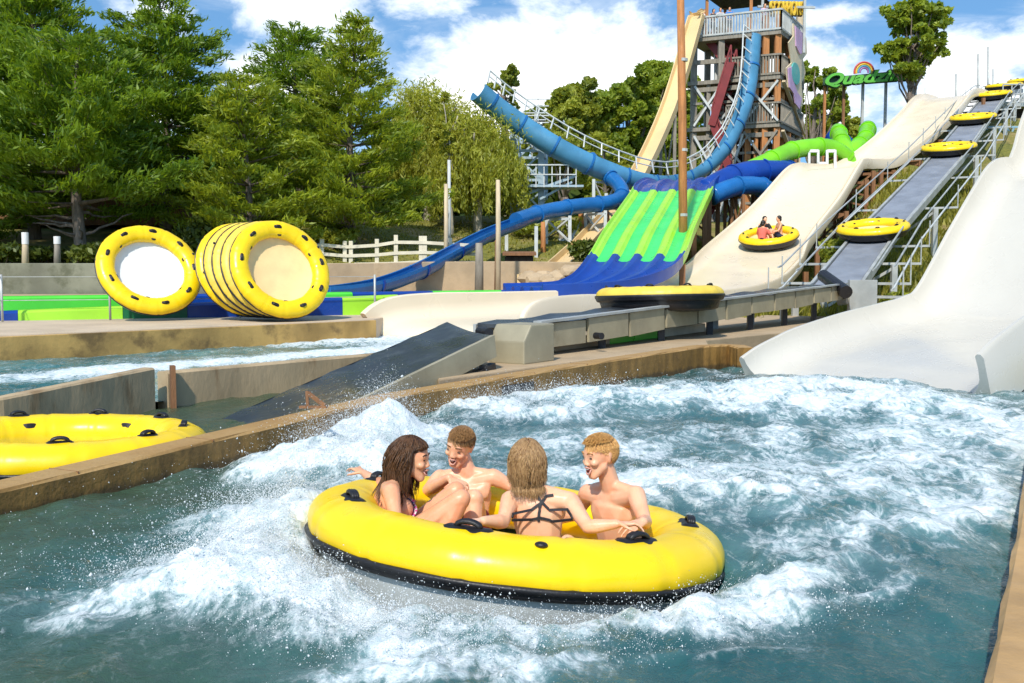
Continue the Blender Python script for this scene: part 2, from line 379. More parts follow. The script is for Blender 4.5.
# ---------------------------------------------------------------- water
WL = [V((-5.3, 1.0, 0)), V((-2.94, 5.74, 0)), V((-1.07, 9.6, 0)), V((.85, 12.4, 0)), V((2.9, 15.07, 0)), V((3.35, 15.45, 0))]
WH = [.19, .20, .28, .32, .365, .36]
WR = [V((.45, 1.2, 0)), V((1.48, 3.04, 0)), V((2.49, 4.86, 0)), V((5.60, 10.6, 0))]
RC = V((.012, 5.35, -.045))                                  # ridden raft
def water_mat(name, deep, shallow, foam_gain=1.0, rough=.07):
    m, nt, b = new_mat(name); L = nt.links.new
    at = ND(nt, 'ShaderNodeAttribute', attribute_name='foam'); F = at.outputs['Fac']
    tcn = nt.nodes.new('ShaderNodeTexCoord')
    def mt(op, a, bb, clamp=False):
        n = ND(nt, 'ShaderNodeMath', operation=op, use_clamp=clamp)
        for i, v in ((0, a), (1, bb)):
            if hasattr(v, 'links'): L(v, n.inputs[i])
            else: n.inputs[i].default_value = v
        return n.outputs[0]
    # lacy webs: ridges of warped noise at three sizes
    def ridge(scale, det, dist, st=None):
        n = noise(nt, scale, det, .62, dist=dist, stretch=st)
        a = ND(nt, 'ShaderNodeMath', operation='ABSOLUTE'); L(mt('SUBTRACT', n, .5), a.inputs[0])
        return mt('SUBTRACT', 1, mt('MULTIPLY', a.outputs[0], 7))
    r1 = ridge(2.6, 6, 1.6, (1, .5, 1)); r2 = ridge(7, 5, 1.4, (1, .55, 1)); r3 = noise(nt, 26, 5, .7, stretch=(1, .6, 1))
    web = mt('ADD', mt('MULTIPLY', r1, .42), mt('ADD', mt('MULTIPLY', r2, .33), mt('MULTIPLY', r3, .38)))
    # foam cover: full where the field is high, webs where it is middling
    cov = mt('ADD', mt('MULTIPLY', F, 2.35*foam_gain), mt('MULTIPLY', mt('SUBTRACT', web, .64), 1.5))
    k = ramp(nt, cov, .36, 1.5)
    haze = ramp(nt, mt('ADD', F, mt('MULTIPLY', mt('SUBTRACT', noise(nt, 1.7, 5, .6, dist=.8), .5), .5)), .02, .7, 0, .75)
    n0 = noise(nt, .55, 4, .6, dist=.5)
    c = mix(nt, ramp(nt, n0, .3, .7), deep, shallow)
    gz = ND(nt, 'ShaderNodeAttribute', attribute_name='murk')
    c = mix(nt, gz.outputs['Fac'], c, (.05, .085, .048))
    c = mix(nt, haze, c, (.27, .42, .45))                  # air beaten into the water
    c = mix(nt, k, c, mix(nt, ramp(nt, mt('ADD', mt('MULTIPLY', noise(nt, 11, 6, .7, dist=1.0), .7), mt('MULTIPLY', r3, .3)), .36, .64), (.50, .60, .62), (.82, .84, .85)))
    L(c, b.inputs['Base Color'])
    L(ramp(nt, k, 0, 1, rough, .7), b.inputs['Roughness']); b.inputs['IOR'].default_value = 1.33
    h = mt('ADD', mt('MULTIPLY', noise(nt, 9, 6, .65, dist=.6), .6), mt('MULTIPLY', mt('ADD', noise(nt, 38, 4, .6, dist=.5), mt('MULTIPLY', k, .3)), .3))
    bump(nt, b, h, .62, .045); return m
BL = []                                                   # foam and wave places: x, y, radius along flow, across, angle, foam, height
def blob(px, py, rx, ry, foam, hgt=0.0, ang=0.0):
    g = G(px, py, 0.03); BL.append((g.x, g.y, rx, ry, ang, foam, hgt))
for a in ((215, 592, .62, .20, .60, .02, .45), (265, 570, .52, .32, 1.0, .09, .5), (300, 530, .44, .46, 1.05, .14, .9), (345, 470, .44, .56, 1.05, .21, 1.0), (385, 440, .42, .40, .98, .25, .9), (310, 590, .45, .28, 1.0, .08, .3), (370, 615, .42, .20, .82, .03, .0),
          (150, 598, .42, .07, .45, .01, .35), (330, 630, .35, .12, .42, .0, .1), (425, 645, .30, .20, .62, .01, 1.2), (470, 625, .42, .13, .66, .0, 0), (490, 668, .16, .24, .5, .0, .2), (400, 675, .3, .08, .40, .0, -.2), (540, 632, .35, .14, .55, 0, .3), (560, 665, .22, .13, .30, .0, .8),
          (640, 615, .45, .12, .66, .0, .1), (700, 598, .45, .19, .70, .02, .35), (770, 575, .45, .19, .68, .03, .5), (860, 590, .4, .09, .34, .02, .3), (830, 548, .6, .22, .58, .04, .5), (900, 530, .5, .20, .56, .04, .5), (960, 510, .6, .22, .52, .03, .4), (700, 645, .3, .06, .26, .01, .2),
          (680, 490, .5, .45, .85, .07, .3), (745, 505, .6, .30, .52, .04, .3), (660, 460, .5, .25, .40, .02, .2), (820, 480, .8, .34, .54, .04, .3), (920, 470, .8, .3, .52, .03, .2), (1000, 500, .6, .3, .46, .03, .3),
          (500, 412, .7, .40, .74, .13, .9), (560, 402, .8, .4, .64, .11, .6), (600, 440, 1.0, .35, .34, .02, .3), (640, 398, 1.0, .5, .46, .04, .4), (740, 405, 1.1, .6, .72, .10, .3), (820, 396, 1.3, .65, .80, .11, .2), (900, 410, 1.1, .6, .66, .08, .1),
          (960, 440, 1.0, .45, .52, .05, .2), (860, 445, 1.0, .35, .42, .03, .2), (780, 440, .9, .35, .36, .02, .2), (1010, 430, .8, .45, .46, .03, .2), (460, 400, .36, .22, .62, .11, .9)):
    far = a[0] > 470 and a[1] < 560
    blob(a[0], a[1], a[2]*(.72 if far else 1), a[3]*(2.1 if far else 1), a[4]*(.74 if far else 1), a[5]*(.85 if far else 1), a[6]*(.2 if far else 1)+(.9 if far else 0))
def water_field(X, Y):
    wx = .22*fbm(X*1.3, Y*1.3, 41, 3); wy = .22*fbm(X*1.3, Y*1.3, 42, 3)
    F = np.zeros_like(X); Hh = np.zeros_like(X)
    for (bx, by, rx, ry, an, fo, hg) in BL:
        dx = X+wx-bx; dy = Y+wy-by; ca, sa = math.cos(an), math.sin(an)
        u = (dx*ca+dy*sa)/rx; v = (-dx*sa+dy*ca)/ry; g = np.exp(-(u*u+v*v)*.85)
        F = np.maximum(F, fo*g)+.07*fo*g; Hh += hg*g
    return F, Hh
def waves(X, Y, amp):
    a = .085*fbm(X*.8-.3*Y, Y*.55+.3*X, 1, 4)+.06*fbm(X*1.9-.5*Y, Y*1.1+.5*X, 2, 5)
    r = fbm(X*2.6-.5*Y+.4*fbm(X*2, Y*1.4, 9, 2), Y*1.5+.5*X, 3, 5, .55, True)
    return a+amp*(.055*r+.028*fbm(X*7-Y, Y*5+X, 4, 4))
xs = np.linspace(-5.2, 8.2, 620); t = np.linspace(0, 1, 620); ys = 1.4+15.8*(.45*t+.55*t*t)
X, Y = np.meshgrid(xs, ys); F, Hh = water_field(X, Y)
amp = np.clip(.35+1.5*F, .3, 1.5)
F = F+(.05+.23*sstep(5.0, 7.4, Y+.25*X))*(.75+1.1*fbm(X*.8, Y*1.1, 19, 4))
Z = waves(X, Y, amp)+Hh*(1+.5*fbm(X*3, Y*3, 77, 4))
Z += .10*np.exp(-((X-5.0)**2/9+(Y-12.3)**2/5))*(.6+.5*fbm(X*1.1, Y*1.6, 31, 3))
rr = np.hypot(X-RC.x, (Y-RC.y))
Z -= .135*np.exp(-((rr-1.06)/.16)**2)*sstep(.2, -.6, (Y-RC.y))
Z = np.where(rr < 1.0, -.7, Z); Z -= .15*sstep(1.12, 1.0, rr)
lip = np.interp(Y, [p.y for p in WL], [p.x for p in WL]); rip = np.interp(Y, [p.y for p in WR]+[12, 30], [p.x for p in WR]+[6.4, 9.6])
near_l = np.clip((X-lip), 0, 9)
Z += .035*np.exp(-near_l/1.1)*sstep(8.5, 5.5, Y)           # water heaped against the near wall
Z = np.minimum(Z, np.where(near_l < .5, np.interp(Y, [p.y for p in WL], WH)+.10, 9))
Fn = np.clip(F*(.80+.75*fbm(X*2.4-.8*Y, Y*1.1+.6*X, 18, 5))+.07*sstep(.02, .10, Z-Hh)+.05*fbm(X*1.2, Y*1.8, 8, 3), 0, 1.2)
murk = np.clip(sstep(1.9, .3, near_l)*sstep(9, 6, Y)+.8*sstep(5.0, 3.0, Y)*sstep(.2, -1.5, X), 0, .9)
MT['water'] = water_mat('churning pool water', (.016, .072, .076), (.042, .135, .138))
tag(link('water', grid_mesh('water', X, Y, Z, {'foam': Fn, 'murk': murk}, (X > lip-.12) & (X < rip+.1)), mats=[MT['water']]), kind='structure')
WATER = (xs, ys, Z)
def water_z(x, y):
    i = min(max(np.searchsorted(xs_w, x), 0), len(xs_w)-1); j = min(max(np.searchsorted(ys_w, y), 0), len(ys_w)-1); return Z_w[j, i]
xs_w, ys_w, Z_w = xs, ys, Z
# the two channels behind
def channel(name, x0, x1, y0, y1, inside, fo, mat, murk=0, z0=0, n=(260, 260)):
    X, Y = np.meshgrid(np.linspace(x0, x1, n[0]), np.linspace(y0, y1, n[1]))
    F = fo(X, Y); Z = z0+waves(X, Y, .3+F)*.8
    tag(link(name, grid_mesh(name, X, Y, Z, {'foam': F, 'murk': 0*X+murk}, inside(X, Y)), mats=[mat]), kind='structure')
DV = [(-7.4, 5.0), (-4.6, 9.0), (-3.85, 11.25), (-1.9, 13.9), (.2, 16.7)]
DK = [(-12.4, 12.0), (-8.4, 16.5), (-3.1, 22.5)]
dvx = lambda Y: np.interp(Y, [p[1] for p in DV], [p[0] for p in DV])
dkx = lambda Y: np.interp(Y, [p[1] for p in DK], [p[0] for p in DK])
lwx = lambda Y: np.interp(Y, [p.y for p in WL], [p.x for p in WL])
channel('water', -8, .6, 1, 16, lambda X, Y: (X > dvx(Y)-.12) & (X < lwx(Y)-.1), lambda X, Y: .03+0*X, water_mat('still murky water', (.030, .04, .022), (.05, .055, .028), .5, .05), .7, -.06, (160, 260))
channel('water', -14, 1.5, 6, 24, lambda X, Y: (X > dkx(Y)-.1) & (X < dvx(Y)-.05),
        lambda X, Y: np.clip(.16+.75*np.exp(-((X+Y*.0-(-5.6+.80*(Y-15)))/.75)**2)*sstep(11, 16, Y)+.55*sstep(19, 22, Y)+.15*fbm(X*1.5, Y*1.5, 6, 3), 0, 1), water_mat('river water', (.022, .115, .125), (.05, .20, .21)), 0, .02)

# ---------------------------------------------------------------- concrete
def rnd_wall(name, path, hs, th, mat, label, side=-1, base=-.9, bev=.02, cap=None, n=10):
    """wall swept along a path of ground points, face on the path, thickness to one side, top heights hs"""
    pts = []; hh = []
    for i in range(len(path)-1):
        for k in range(n):
            t = k/n; pts.append(V(path[i]).lerp(V(path[i+1]), t)); hh.append(hs[i]*(1-t)+hs[i+1]*t)
    pts.append(V(path[-1])); hh.append(hs[-1])
    pts = [V((p.x, p.y, 0)) for p in pts]
    o = empty(name, pts[len(pts)//2], label, 'wall')
    mb = MB(); j = lambda i: .006*math.sin(i*1.7)
    mb.sweep(pts, lambda i: [(0, base), (j(i), hh[i]-bev), (-bev*-side*-1*0+side*bev, hh[i]), (side*(th-bev), hh[i]), (side*th, hh[i]-bev), (side*th, base)], closed_prof=True, caps=True)
    mb.build('body', mat, o, fixn=True)
    if cap:
        c = MB(); c.sweep(pts, lambda i: [(-side*.015, hh[i]+.004), (-side*.015, hh[i]+.035), (side*(th+.02), hh[i]+.035), (side*(th+.02), hh[i]+.004)], closed_prof=True, caps=True)
        c.build('coping', cap, o, fixn=True)
    return o
# brown wall: paler top, dark stained face
m, nt, b = new_mat('wet stained concrete wall'); L = nt.links.new
geo = nt.nodes.new('ShaderNodeNewGeometry'); sp = nt.nodes.new('ShaderNodeSeparateXYZ'); L(geo.outputs['Position'], sp.inputs[0])
nA = noise(nt, 1.6, 8, .65); nB = noise(nt, 5, 8, .7, stretch=(1, 1, .35)); nC = noise(nt, 22, 5, .6)
c = mix(nt, ramp(nt, nB, .35, .68), (.16, .085, .018), (.30, .16, .038))
c = mix(nt, ramp(nt, nA, .5, .72, 0, .75), c, (.075, .04, .014))
tz = nt.nodes.new('ShaderNodeMath'); tz.operation = 'ADD'; L(sp.outputs['Z'], tz.inputs[0])
sc_ = nt.nodes.new('ShaderNodeMath'); sc_.operation = 'MULTIPLY'; L(nB, sc_.inputs[0]); sc_.inputs[1].default_value = .12; L(sc_.outputs[0], tz.inputs[1])
c = mix(nt, ramp(nt, tz.outputs[0], .10, .16, .75, 0), c, (.05, .032, .014))         # algae line left by the water
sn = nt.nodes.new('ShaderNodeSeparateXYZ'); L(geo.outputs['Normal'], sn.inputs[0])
c = mix(nt, ramp(nt, sn.outputs['Z'], .5, .8), c, mix(nt, ramp(nt, nA, .35, .7), (.44, .27, .10), (.34, .19, .06)))   # paler tone on faces turned up
L(c, b.inputs['Base Color']); L(ramp(nt, nA, .3, .7, .45, .8), b.inputs['Roughness']); bump(nt, b, nC, .45, .02)
MT['wall_wet'] = m
o = rnd_wall('pool_wall', [(p.x, p.y) for p in WL]+[(3.42, 15.1)], WH+[.34], .27, MT['wall_wet'], 'long low brown stained concrete wall beside the churning pool, behind the ridden raft')
for t_ in (.12, .40, .68, .97, 1.35, 1.70, 2.05, 2.45, 2.85, 3.25):
    k_ = min(int(t_), 3); f_ = t_-k_; q = WL[k_+1].lerp(WL[min(k_+2, 5)], f_) if k_+2 < 6 else WL[4]; d = (WL[min(k_+2, 5)]-WL[k_+1]).normalized(); h_ = np.interp(q.y, [p.y for p in WL], WH)
    n_ = V((-d.y, d.x, 0)); gq = MB(); gq.box(q+n_*.135+V((0, 0, h_-.006)), (.007, .262, .015), rz=math.atan2(n_.y, n_.x)-PI/2); gq.build('expansion_joint', MT['wood_brown'], o)
hole = MB()
d = (WL[3]-WL[2]).normalized(); q = WL[2]+d*2.0; hole.box((q.x+.01, q.y-.005, .17), (.02, .62, .09), rz=math.atan2(d.y, d.x)-PI/2); hole.build('drain_slot', MT['black'], o)
rnd_wall('divider_wall', [DV[0], DV[1], (-3.95, 11.0)], [.30, .33, .42], .16, MT['concrete_streaked'], 'low wedge shaped concrete kerb beside the floating yellow raft at the frame edge')
o = rnd_wall('divider_wall', [(-3.87, 11.2), DV[3], DV[4]], [.35, .34, .34], .2, MT['concrete_streaked'], 'ochre stained concrete divider wall between the river and the dark ramp')
MB().box((-3.80, 11.15, .12), (.05, .10, .62), rz=.5).build('steel_post', MT['wood_brown'], o)
rnd_wall('pool_edge', [(p.x, p.y) for p in WR], [.20, .20, .20, .24], .34, MT['wood_coping'], 'tan edge wall of the pool at the lower right corner', side=1)
mb = MB(); mb.prism([(-22, 17.0), (-12.4, 12.0), (-8.4, 16.5), (-3.1, 22.5), (-2.9, 24.6), (-4.4, 25.2), (-11, 22.2), (-22, 18.2)][1:], -.95, .45)
tag(mb.build('deck', [MT['deck'] if 'deck' in MT else MT['concrete_pale']], bevel=.025), kind='structure')
# ochre stained front face of the deck: a facing of its own along the river
o = rnd_wall('river_wall', DK, [.425, .425, .425], .06, MT['concrete_ochre'], 'ochre stained concrete river wall below the stacked rafts', side=1, bev=.01)
mb = MB(); mb.prism([(-.78, 10.6), (.62, 12.55), (2.70, 15.25), (3.1, 15.7), (3.3, 17), (5, 19), (9.6, 23.2), (9.4, 26), (7, 27.6), (2.0, 20.6), (-.9, 15.6), (-1.3, 13.0)], -.9, .335)
tag(mb.build('pavement', MT['concrete_tan'], bevel=.02), kind='structure')
mb = MB(); mb.prism([(-26, 18.5), (-12.5, 24.5), (-5.2, 27.9), (1.4, 31.4), (5, 33.4), (5, 37), (1, 36.1), (-4, 34.5), (-9, 31.5), (-14, 30.5), (-26, 30.1)], -.5, .86)
tag(mb.build('path', MT['concrete_tan']), kind='structure')
# retaining wall behind
def wallpts(x0, x1, n): return [(x, float(wall2_y(x))) for x in np.linspace(x0, x1, n)]
rnd_wall('retaining_wall', wallpts(-30, -8.6, 8), [1.80]*8, .4, MT['concrete_grey'], 'mossy grey retaining wall in front of the pines', base=.2, side=-1, n=4)
rnd_wall('retaining_wall', wallpts(-8.4, 4.5, 8), [1.82, 1.82, 1.85, 1.9, 1.92, 1.92, 1.9, 1.9], .4, MT['concrete_tan'], 'pale tan retaining wall behind the blue flume and cream fence', base=.2, side=-1, n=4)
# runout lanes at the foot of the racing slide
def lane(name, segs, w, z0, label):
    """segs: list of (x0,y0,zt0,x1,y1,zt1,material)"""
    o = empty(name, (segs[0][0], segs[0][1], z0), label, 'slide lane')
    for (x0, y0, a, x1, y1, b_, mt) in segs:
        mb = MB(); pr = lambda h: [(w/2, z0), (w/2, h-.06), (w/2-.05, h-.012), (w/2-.12, h), (-w/2+.12, h), (-w/2+.05, h-.012), (-w/2, h-.06), (-w/2, z0)]
        d = V((x1-x0, y1-y0, 0)).normalized()*.004
        pts = [V((x0, y0, 0))+d, V((x1, y1, 0))-d]
        mb.sweep(pts, lambda i: pr((a, b_)[i]), closed_prof=True, caps=True); mb.build('segment', MT[mt], o, fixn=True)
        fl = MB(); fl.sweep([V((x1, y1, 0))-d*3, V((x1, y1, 0))-d*.5], [(w/2+.015, z0), (w/2+.015, b_+.012), (-w/2-.015, b_+.012), (-w/2-.015, z0)], closed_prof=True, caps=True)
    return o
def lane_px(pts, y0y1, w, z0, name, label):
    segs = []
    for (pa, pb, ma) in pts:
        def hit(px):   # where the pixel's column meets the lane's ground line
            s = (px-512)/1000.0; (xa, ya, za), (xb, yb, zb) = y0y1
            t = (s*ya-xa)/((xb-xa)-s*(yb-ya)); return (xa+(xb-xa)*t, ya+(yb-ya)*t, za+(zb-za)*t)
        A = hit(pa); B = hit(pb); segs.append((*A, *B, ma))
    return lane(name, segs, w, z0, label)
lane_px([(-140, 18, 'blue_deep'), (18, 122, 'green_lime'), (122, 186, 'green_dark'), (186, 340, 'blue_deep'), (340, 396, 'green_lime')], ((-11, 21.9, .665), (-4.2, 25.0, .90)), .5, .3, 'runout_lane', 'nearest low lane wall in lime green and blue behind the stacked rafts')
lane_px([(-140, 128, 'green_bright'), (128, 300, 'blue_deep'), (300, 350, 'green_bright'), (350, 430, 'blue_deep'), (430, 498, 'green_bright'), (498, 575, 'blue_deep')], ((-12.3, 24.2, .93), (1.5, 31.0, 1.0)), .55, .3, 'runout_lane', 'farther bright green and blue lane wall along the tan walkway')
mb = MB(); mb.prism([(-22, 17.6), (-11, 22.3), (-4.0, 25.4), (-3.2, 26.0), (1.2, 30.6), (-5.2, 27.3), (-12.4, 23.8), (-22, 19.3)], .2, .50)
tag(mb.build('lane_floor', MT['green_dark']), 'dark green wet lane floor between the two coloured lane walls', 'slide lane')
# ---------------------------------------------------------------- rafts
TR, TM, TZ = .195, .925, .225
SQ = .76                                # the tube is a little flatter than round          # tube radius, ring radius, height of tube centre
def tube_pt(ph, th, off=0.0): 
    r = TM+(TR+off)*math.cos(th); return V((r*math.cos(ph), r*math.sin(ph), TZ+(TR+off)*SQ*math.sin(th)))
def ring_mesh(n=168, k=28, seams=14):
    mb = MB(); vs = []; fs = []
    for i in range(n):
        ph = 2*PI*i/n; d = abs(((ph*seams/(2*PI)+.5) % 1)-.5)
        dr = -.010*math.exp(-(d/.035)**2)+.004*math.cos(2*PI*d)
        for j in range(k): vs.append(tube_pt(ph, 2*PI*j/k, dr))
    for i in range(n):
        for j in range(k): fs.append((i*k+j, ((i+1) % n)*k+j, ((i+1) % n)*k+(j+1) % k, i*k+(j+1) % k))
    return mb.add(vs, fs)
def make_raft(tube_m, floor_m, hull_m, nh=9, phase=.2, inner=6, label=None, fz=.13, hz=-.05, big=1.0, b0=-17):
    o = empty('raft', (0, 0, 0), label, 'raft')
    ring_mesh().build('tube', tube_m, o, smooth=True)
    mb = MB(); a0, a1 = R(-44), R(b0)
    pr = [(TM+(TR-.006)*math.cos(a1), TZ+(TR-.006)*SQ*math.sin(a1))]
    for t in np.linspace(0, 1, 9):
        a = a1+(a0-a1)*t; q = TR+.014+(.007 if 1 <= round(t*8) <= 7 else 0)-(.006 if round(t*8) == 4 else 0); pr.append((TM+q*math.cos(a), TZ+q*SQ*math.sin(a)))
    pr.append((TM+(TR-.006)*math.cos(a0), TZ+(TR-.006)*SQ*math.sin(a0)))
    mb.lathe(pr, 128); mb.build('rub_strip', MT['black'], o, smooth=True)
    mb = MB(); mb.lathe([(TM+(TR-.004)*math.cos(R(-44)), TZ+(TR-.004)*SQ*math.sin(R(-44))), (TM+.115, TZ-TR*SQ-.01), (TM+.09, hz*.4), (TM+.03, hz*.85), (TM-.05, hz), (.62, hz-.02), (.3, hz-.03), (.001, hz-.035)], 96); mb.build('hull', hull_m, o, smooth=True)
    mb = MB(); mb.lathe([(.001, fz-.05), (.25, fz-.052), (.5, fz-.045), (.66, fz-.02), (.73, fz+.01), (.76, fz+.02)], 96); mb.build('raft_floor', floor_m, o, smooth=True)
    # grab handles: a rubber pad with a strap over it
    mb = MB(); n1, n2 = 11, 5
    for side, off in ((1, .009), (-1, -.004)):
        pass
    vs = []; fs = []
    for i in range(n1):
        t = i/(n1-1)*2-1; ph = t*.10*big; hw = .20*big*math.sqrt(max(0, 1-abs(t)**6))+.02
        for j in range(n2):
            s = j/(n2-1)*2-1; vs.append(tube_pt(ph, PI/2+s*hw, .012 if abs(s) < .9 and abs(t) < .98 else -.004))
    for i in range(n1-1):
        for j in range(n2-1): fs.append((i*n2+j, i*n2+j+1, (i+1)*n2+j+1, (i+1)*n2+j))
    mb.add(vs, fs)
    hm = mb.mesh('handle', True); hm.materials.append(MT['black'])
    mb = MB()
    for dx in (-.08, -.03, .02):
        mb.tube([tube_pt(t*.062, PI/2+dx, .006+.036*math.sqrt(max(0, 1-t*t))) for t in np.linspace(-1, 1, 13)], .012, 8)
    sm = mb.mesh('strap', True); sm.materials.append(MT['black'])
    def handle(ph, dth):
        h = bpy.data.objects.new('handle', hm); COL.objects.link(h); h.parent = o
        if dth:
            c = V((TM, 0, TZ)); h.matrix_local = Matrix.Rotation(ph, 4, 'Z') @ Matrix.Translation(c) @ Matrix.Rotation(-dth, 4, 'Y') @ Matrix.Translation(-c)
        else: h.rotation_euler = (0, 0, ph)
        st_ = bpy.data.objects.new('strap', sm); COL.objects.link(st_); st_.parent = h
    for i in range(nh): handle(phase+2*PI*i/nh, 0)
    for i in range(inner): handle(phase+.3+2*PI*i/inner, R(68))
    mb = MB()
    c = tube_pt(phase+.35, R(60), .004)
    mb.ell(c, (.03, .03, .014)); mb.build('air_valve', MT['black'], o, smooth=True)
    return o
def pose(o, loc, n, spin=0.0):
    n = V(n).normalized(); q = V((0, 0, 1)).rotation_difference(n)
    o.rotation_mode = 'QUATERNION'; o.rotation_quaternion = q @ Quaternion((0, 0, 1), spin); o.location = V(loc)
    return o
raftA = make_raft(MT['yellow'], MT['floor_white'], MT['hull_grey'])
raftD = make_raft(MT['yellow'], MT['yellow'], MT['hull_grey'], 7, R(-105), 0, fz=.0, hz=-.13, big=1.35)
raftB = make_raft(MT['yellow_dirty'], MT['floor_cream'], MT['black'], 9, .5, hz=-.05, b0=2)
raftC = make_raft(MT['yellow'], MT['floor_cream'], MT['black'], 9, .5)
def raft(proto, label, loc, n, spin=0.0, group=None, off=0.0):
    c = copy_tree(proto); tag(c, label, 'raft', group); n = V(n).normalized()
    return pose(c, V(loc)+n*off, n, spin)
RN = V((.105, .08, 1)).normalized()
RIDE = raft(raftD, 'big yellow raft with a black band carrying four people through white water', RC-RN*.13, RN, 0)
raft(raftA, 'empty yellow raft floating by the brown wall, cut off by the left frame edge', V((-3.56, 7.78, -.12)), (.02, .03, 1), .75)
# one leaning alone, five leaning in a row (origin is the middle of the raft)
def leaning(proto, label, px, py, Y, n, spin, group=None, back=0.0):
    n = V(n).normalized(); c = P(px, py, Y)+V((-.26, .26, 0))*back; return raft(proto, label, c, n, spin, group, off=-TZ)
leaning(raftA, 'lone upright yellow raft with a white floor leaning on the deck', 150, 269.5, 21.9, (.50, -.70, .52), .4)
nS = (.58, -.72, .38); gS = 'rafts leaning in a row on the deck'
for i, lb in enumerate(('front raft of the leaning row, showing its cream floor and black handles', 'second raft in the leaning row, right behind the one showing its floor', 'middle raft of the five leaning in a row',
                        'fourth raft of the leaning row, just in front of the last', 'last raft of the leaning row, beside the lone white floored raft')):
    leaning(raftC if i in (0, 4) else raftB, lb, 281, 269, 21.4, nS, .3+.7*i, gS, back=i)
# ---------------------------------------------------------------- slides, conveyors, tower
def ground_z(x, y): return float(terrain(np.array([x]), np.array([y]))[0])
def chute_profile(w, h, r=.45, th=.10, n=6, hr=None, rr_=None, lw=.13):
    """closed cross-section of an open chute: left wall, floor with rounded corners, right wall"""
    hr = h if hr is None else hr; p = []
    def corner(s, hh):
        rr = min(rr_ or r, hh) if s > 0 else min(r, hh); q = []
        for i in range(n+1):
            a = PI/2*i/n; q.append((s*(w-rr+rr*math.sin(a)), rr-rr*math.cos(a)))
        q.append((s*w, hh-.03)); q.append((s*(w+.03), hh)); q.append((s*(w+lw), hh)); q.append((s*(w+lw+.03), hh-.05)); q.append((s*(w+lw-.01), -.02-th)); return q
    left = corner(-1, h); right = corner(1, hr)
    return list(reversed(left))+right
def chute(name, label, path, w, h, mats, hr=None, r=.45, n=8, wf=None, cat='slide', hf=None, legs=None, legmat='wood_brown', flange=0, rr=None, lw=.13):
    o = empty(name, path[0], label, cat); pts = spline(path, n); k = len(pts)
    W = [wf(i/(k-1)) if wf else w for i in range(k)]; Hh = [hf(i/(k-1)) if hf else h for i in range(k)]
    mb = MB(); mb.sweep(pts, lambda i: chute_profile(W[i], Hh[i], r, hr=hr, rr_=rr, lw=lw), closed_prof=True, caps=True)
    mb.build('chute', mats, o, smooth=False, fixn=True)
    me = o.children[-1].data; me.polygons.foreach_set('use_smooth', [True]*len(me.polygons)); me.set_sharp_from_angle(angle=R(40))
    return o, pts
# --- cream raft slide
cp = [(-1.45, 21.95, .05), (-.95, 22.6, .36), (1.2, 25.3, .44), (4.2, 29.0, .56), (6.2, 31.6, .85), (8.0, 34.8, 1.58), (9.4, 38, 2.48), (11.9, 42, 4.25), (13.9, 45.2, 5.95), (14.6, 46.2, 6.32), (15.6, 47.6, 6.45),
      (17.4, 49.3, 6.75), (20.0, 52.0, 8.2), (22.8, 55.4, 10.1), (25.4, 59.3, 11.8), (28, 63, 12.3)]
S1, p1 = chute('raft_slide', 'wide cream raft slide with a hump, running down beside the lift', cp, 2.2, .34, [MT['slide_cream']], r=.34, hf=lambda u: .60-.26*min(1, max(0, u-.10)/.2), wf=lambda u: 2.2-.35*min(1, u/.25)-.40*min(1, max(0, u-.3)/.3))
def legs_under(o, pts, step, offs, w, mat, drop=.2, brace=True, skip=lambda p: False):
    mb = []; 
    for i in range(step, len(pts)-1, step):
        p = pts[i]; t = (pts[i+1]-pts[i-1]); t.z = 0; t.normalize(); c = V((t.y, -t.x, 0))
        if skip(p): continue
        ft = []
        for a in offs:
            q = p+c*a; g = ground_z(q.x, q.y)-.3
            if q.z-drop-g < .5: continue
            m_ = MB(); m_.bar((q.x, q.y, g), (q.x, q.y, q.z-drop), w); m_.build('support_post', mat, o); ft.append((V((q.x, q.y, g+.3)), V((q.x, q.y, q.z-drop-.1))))
        if brace and len(ft) >= 2 and ft[0][1].z-ft[0][0].z > 1.2:
            m_ = MB(); m_.bar(ft[0][0]+V((0, .02, .3)), ft[-1][1]+V((0, .02, 0)), w*.5); m_.bar(ft[0][1]+V((0, -.08, 0)), ft[-1][0]+V((0, -.08, .3)), w*.5); m_.bar(ft[0][1]+V((0, .1, -.02)), ft[-1][1]+V((0, .1, -.02)), w*.7); m_.build('cross_brace', mat, o)
legs_under(S1, p1, 7, (-2.0, 2.0), .16, MT['wood_brown'], .22)
# --- near white slide into the pool
dv = V((.82, .572, 0)).normalized(); c0 = V((4.5, 12.95, 0))
wp = [(-.02, -.10), (.25, .03), (.6, .15), (1, .27), (2, .46), (3, .60), (3.6, .70), (4.15, .92), (5.1, 1.96), (5.9, 2.80), (6.2, 3.06), (6.45, 3.14), (6.8, 3.17), (7.08, 3.5), (7.42, 4.2), (8.3, 5.4), (10.5, 6.9), (12.5, 8.2)]
S2, p2 = chute('raft_slide', 'smooth white raft slide ending in the churning pool at the right', [c0+dv*t+V((0, 0, z)) for t, z in wp], 1.72, .40, [MT['slide_white']], hr=.72, r=.40, rr=.52, lw=.07, wf=lambda u: 1.78-.10*min(1, u*4))
legs_under(S2, p2, 12, (-1.6, 1.6), .14, MT['galv'], .25)
for i in (30, 44, 58):
    if i < len(p2)-1:
        t = (p2[i+1]-p2[i-1]).normalized(); mb = MB()
        mb.sweep([p2[i]-t*.04, p2[i]+t*.04], [(1.88, -.16), (1.95, -.16), (1.97, .40), (1.90, .44)], closed_prof=True, caps=True); mb.build('joint_flange', MT['slide_outside'], S2, fixn=True)
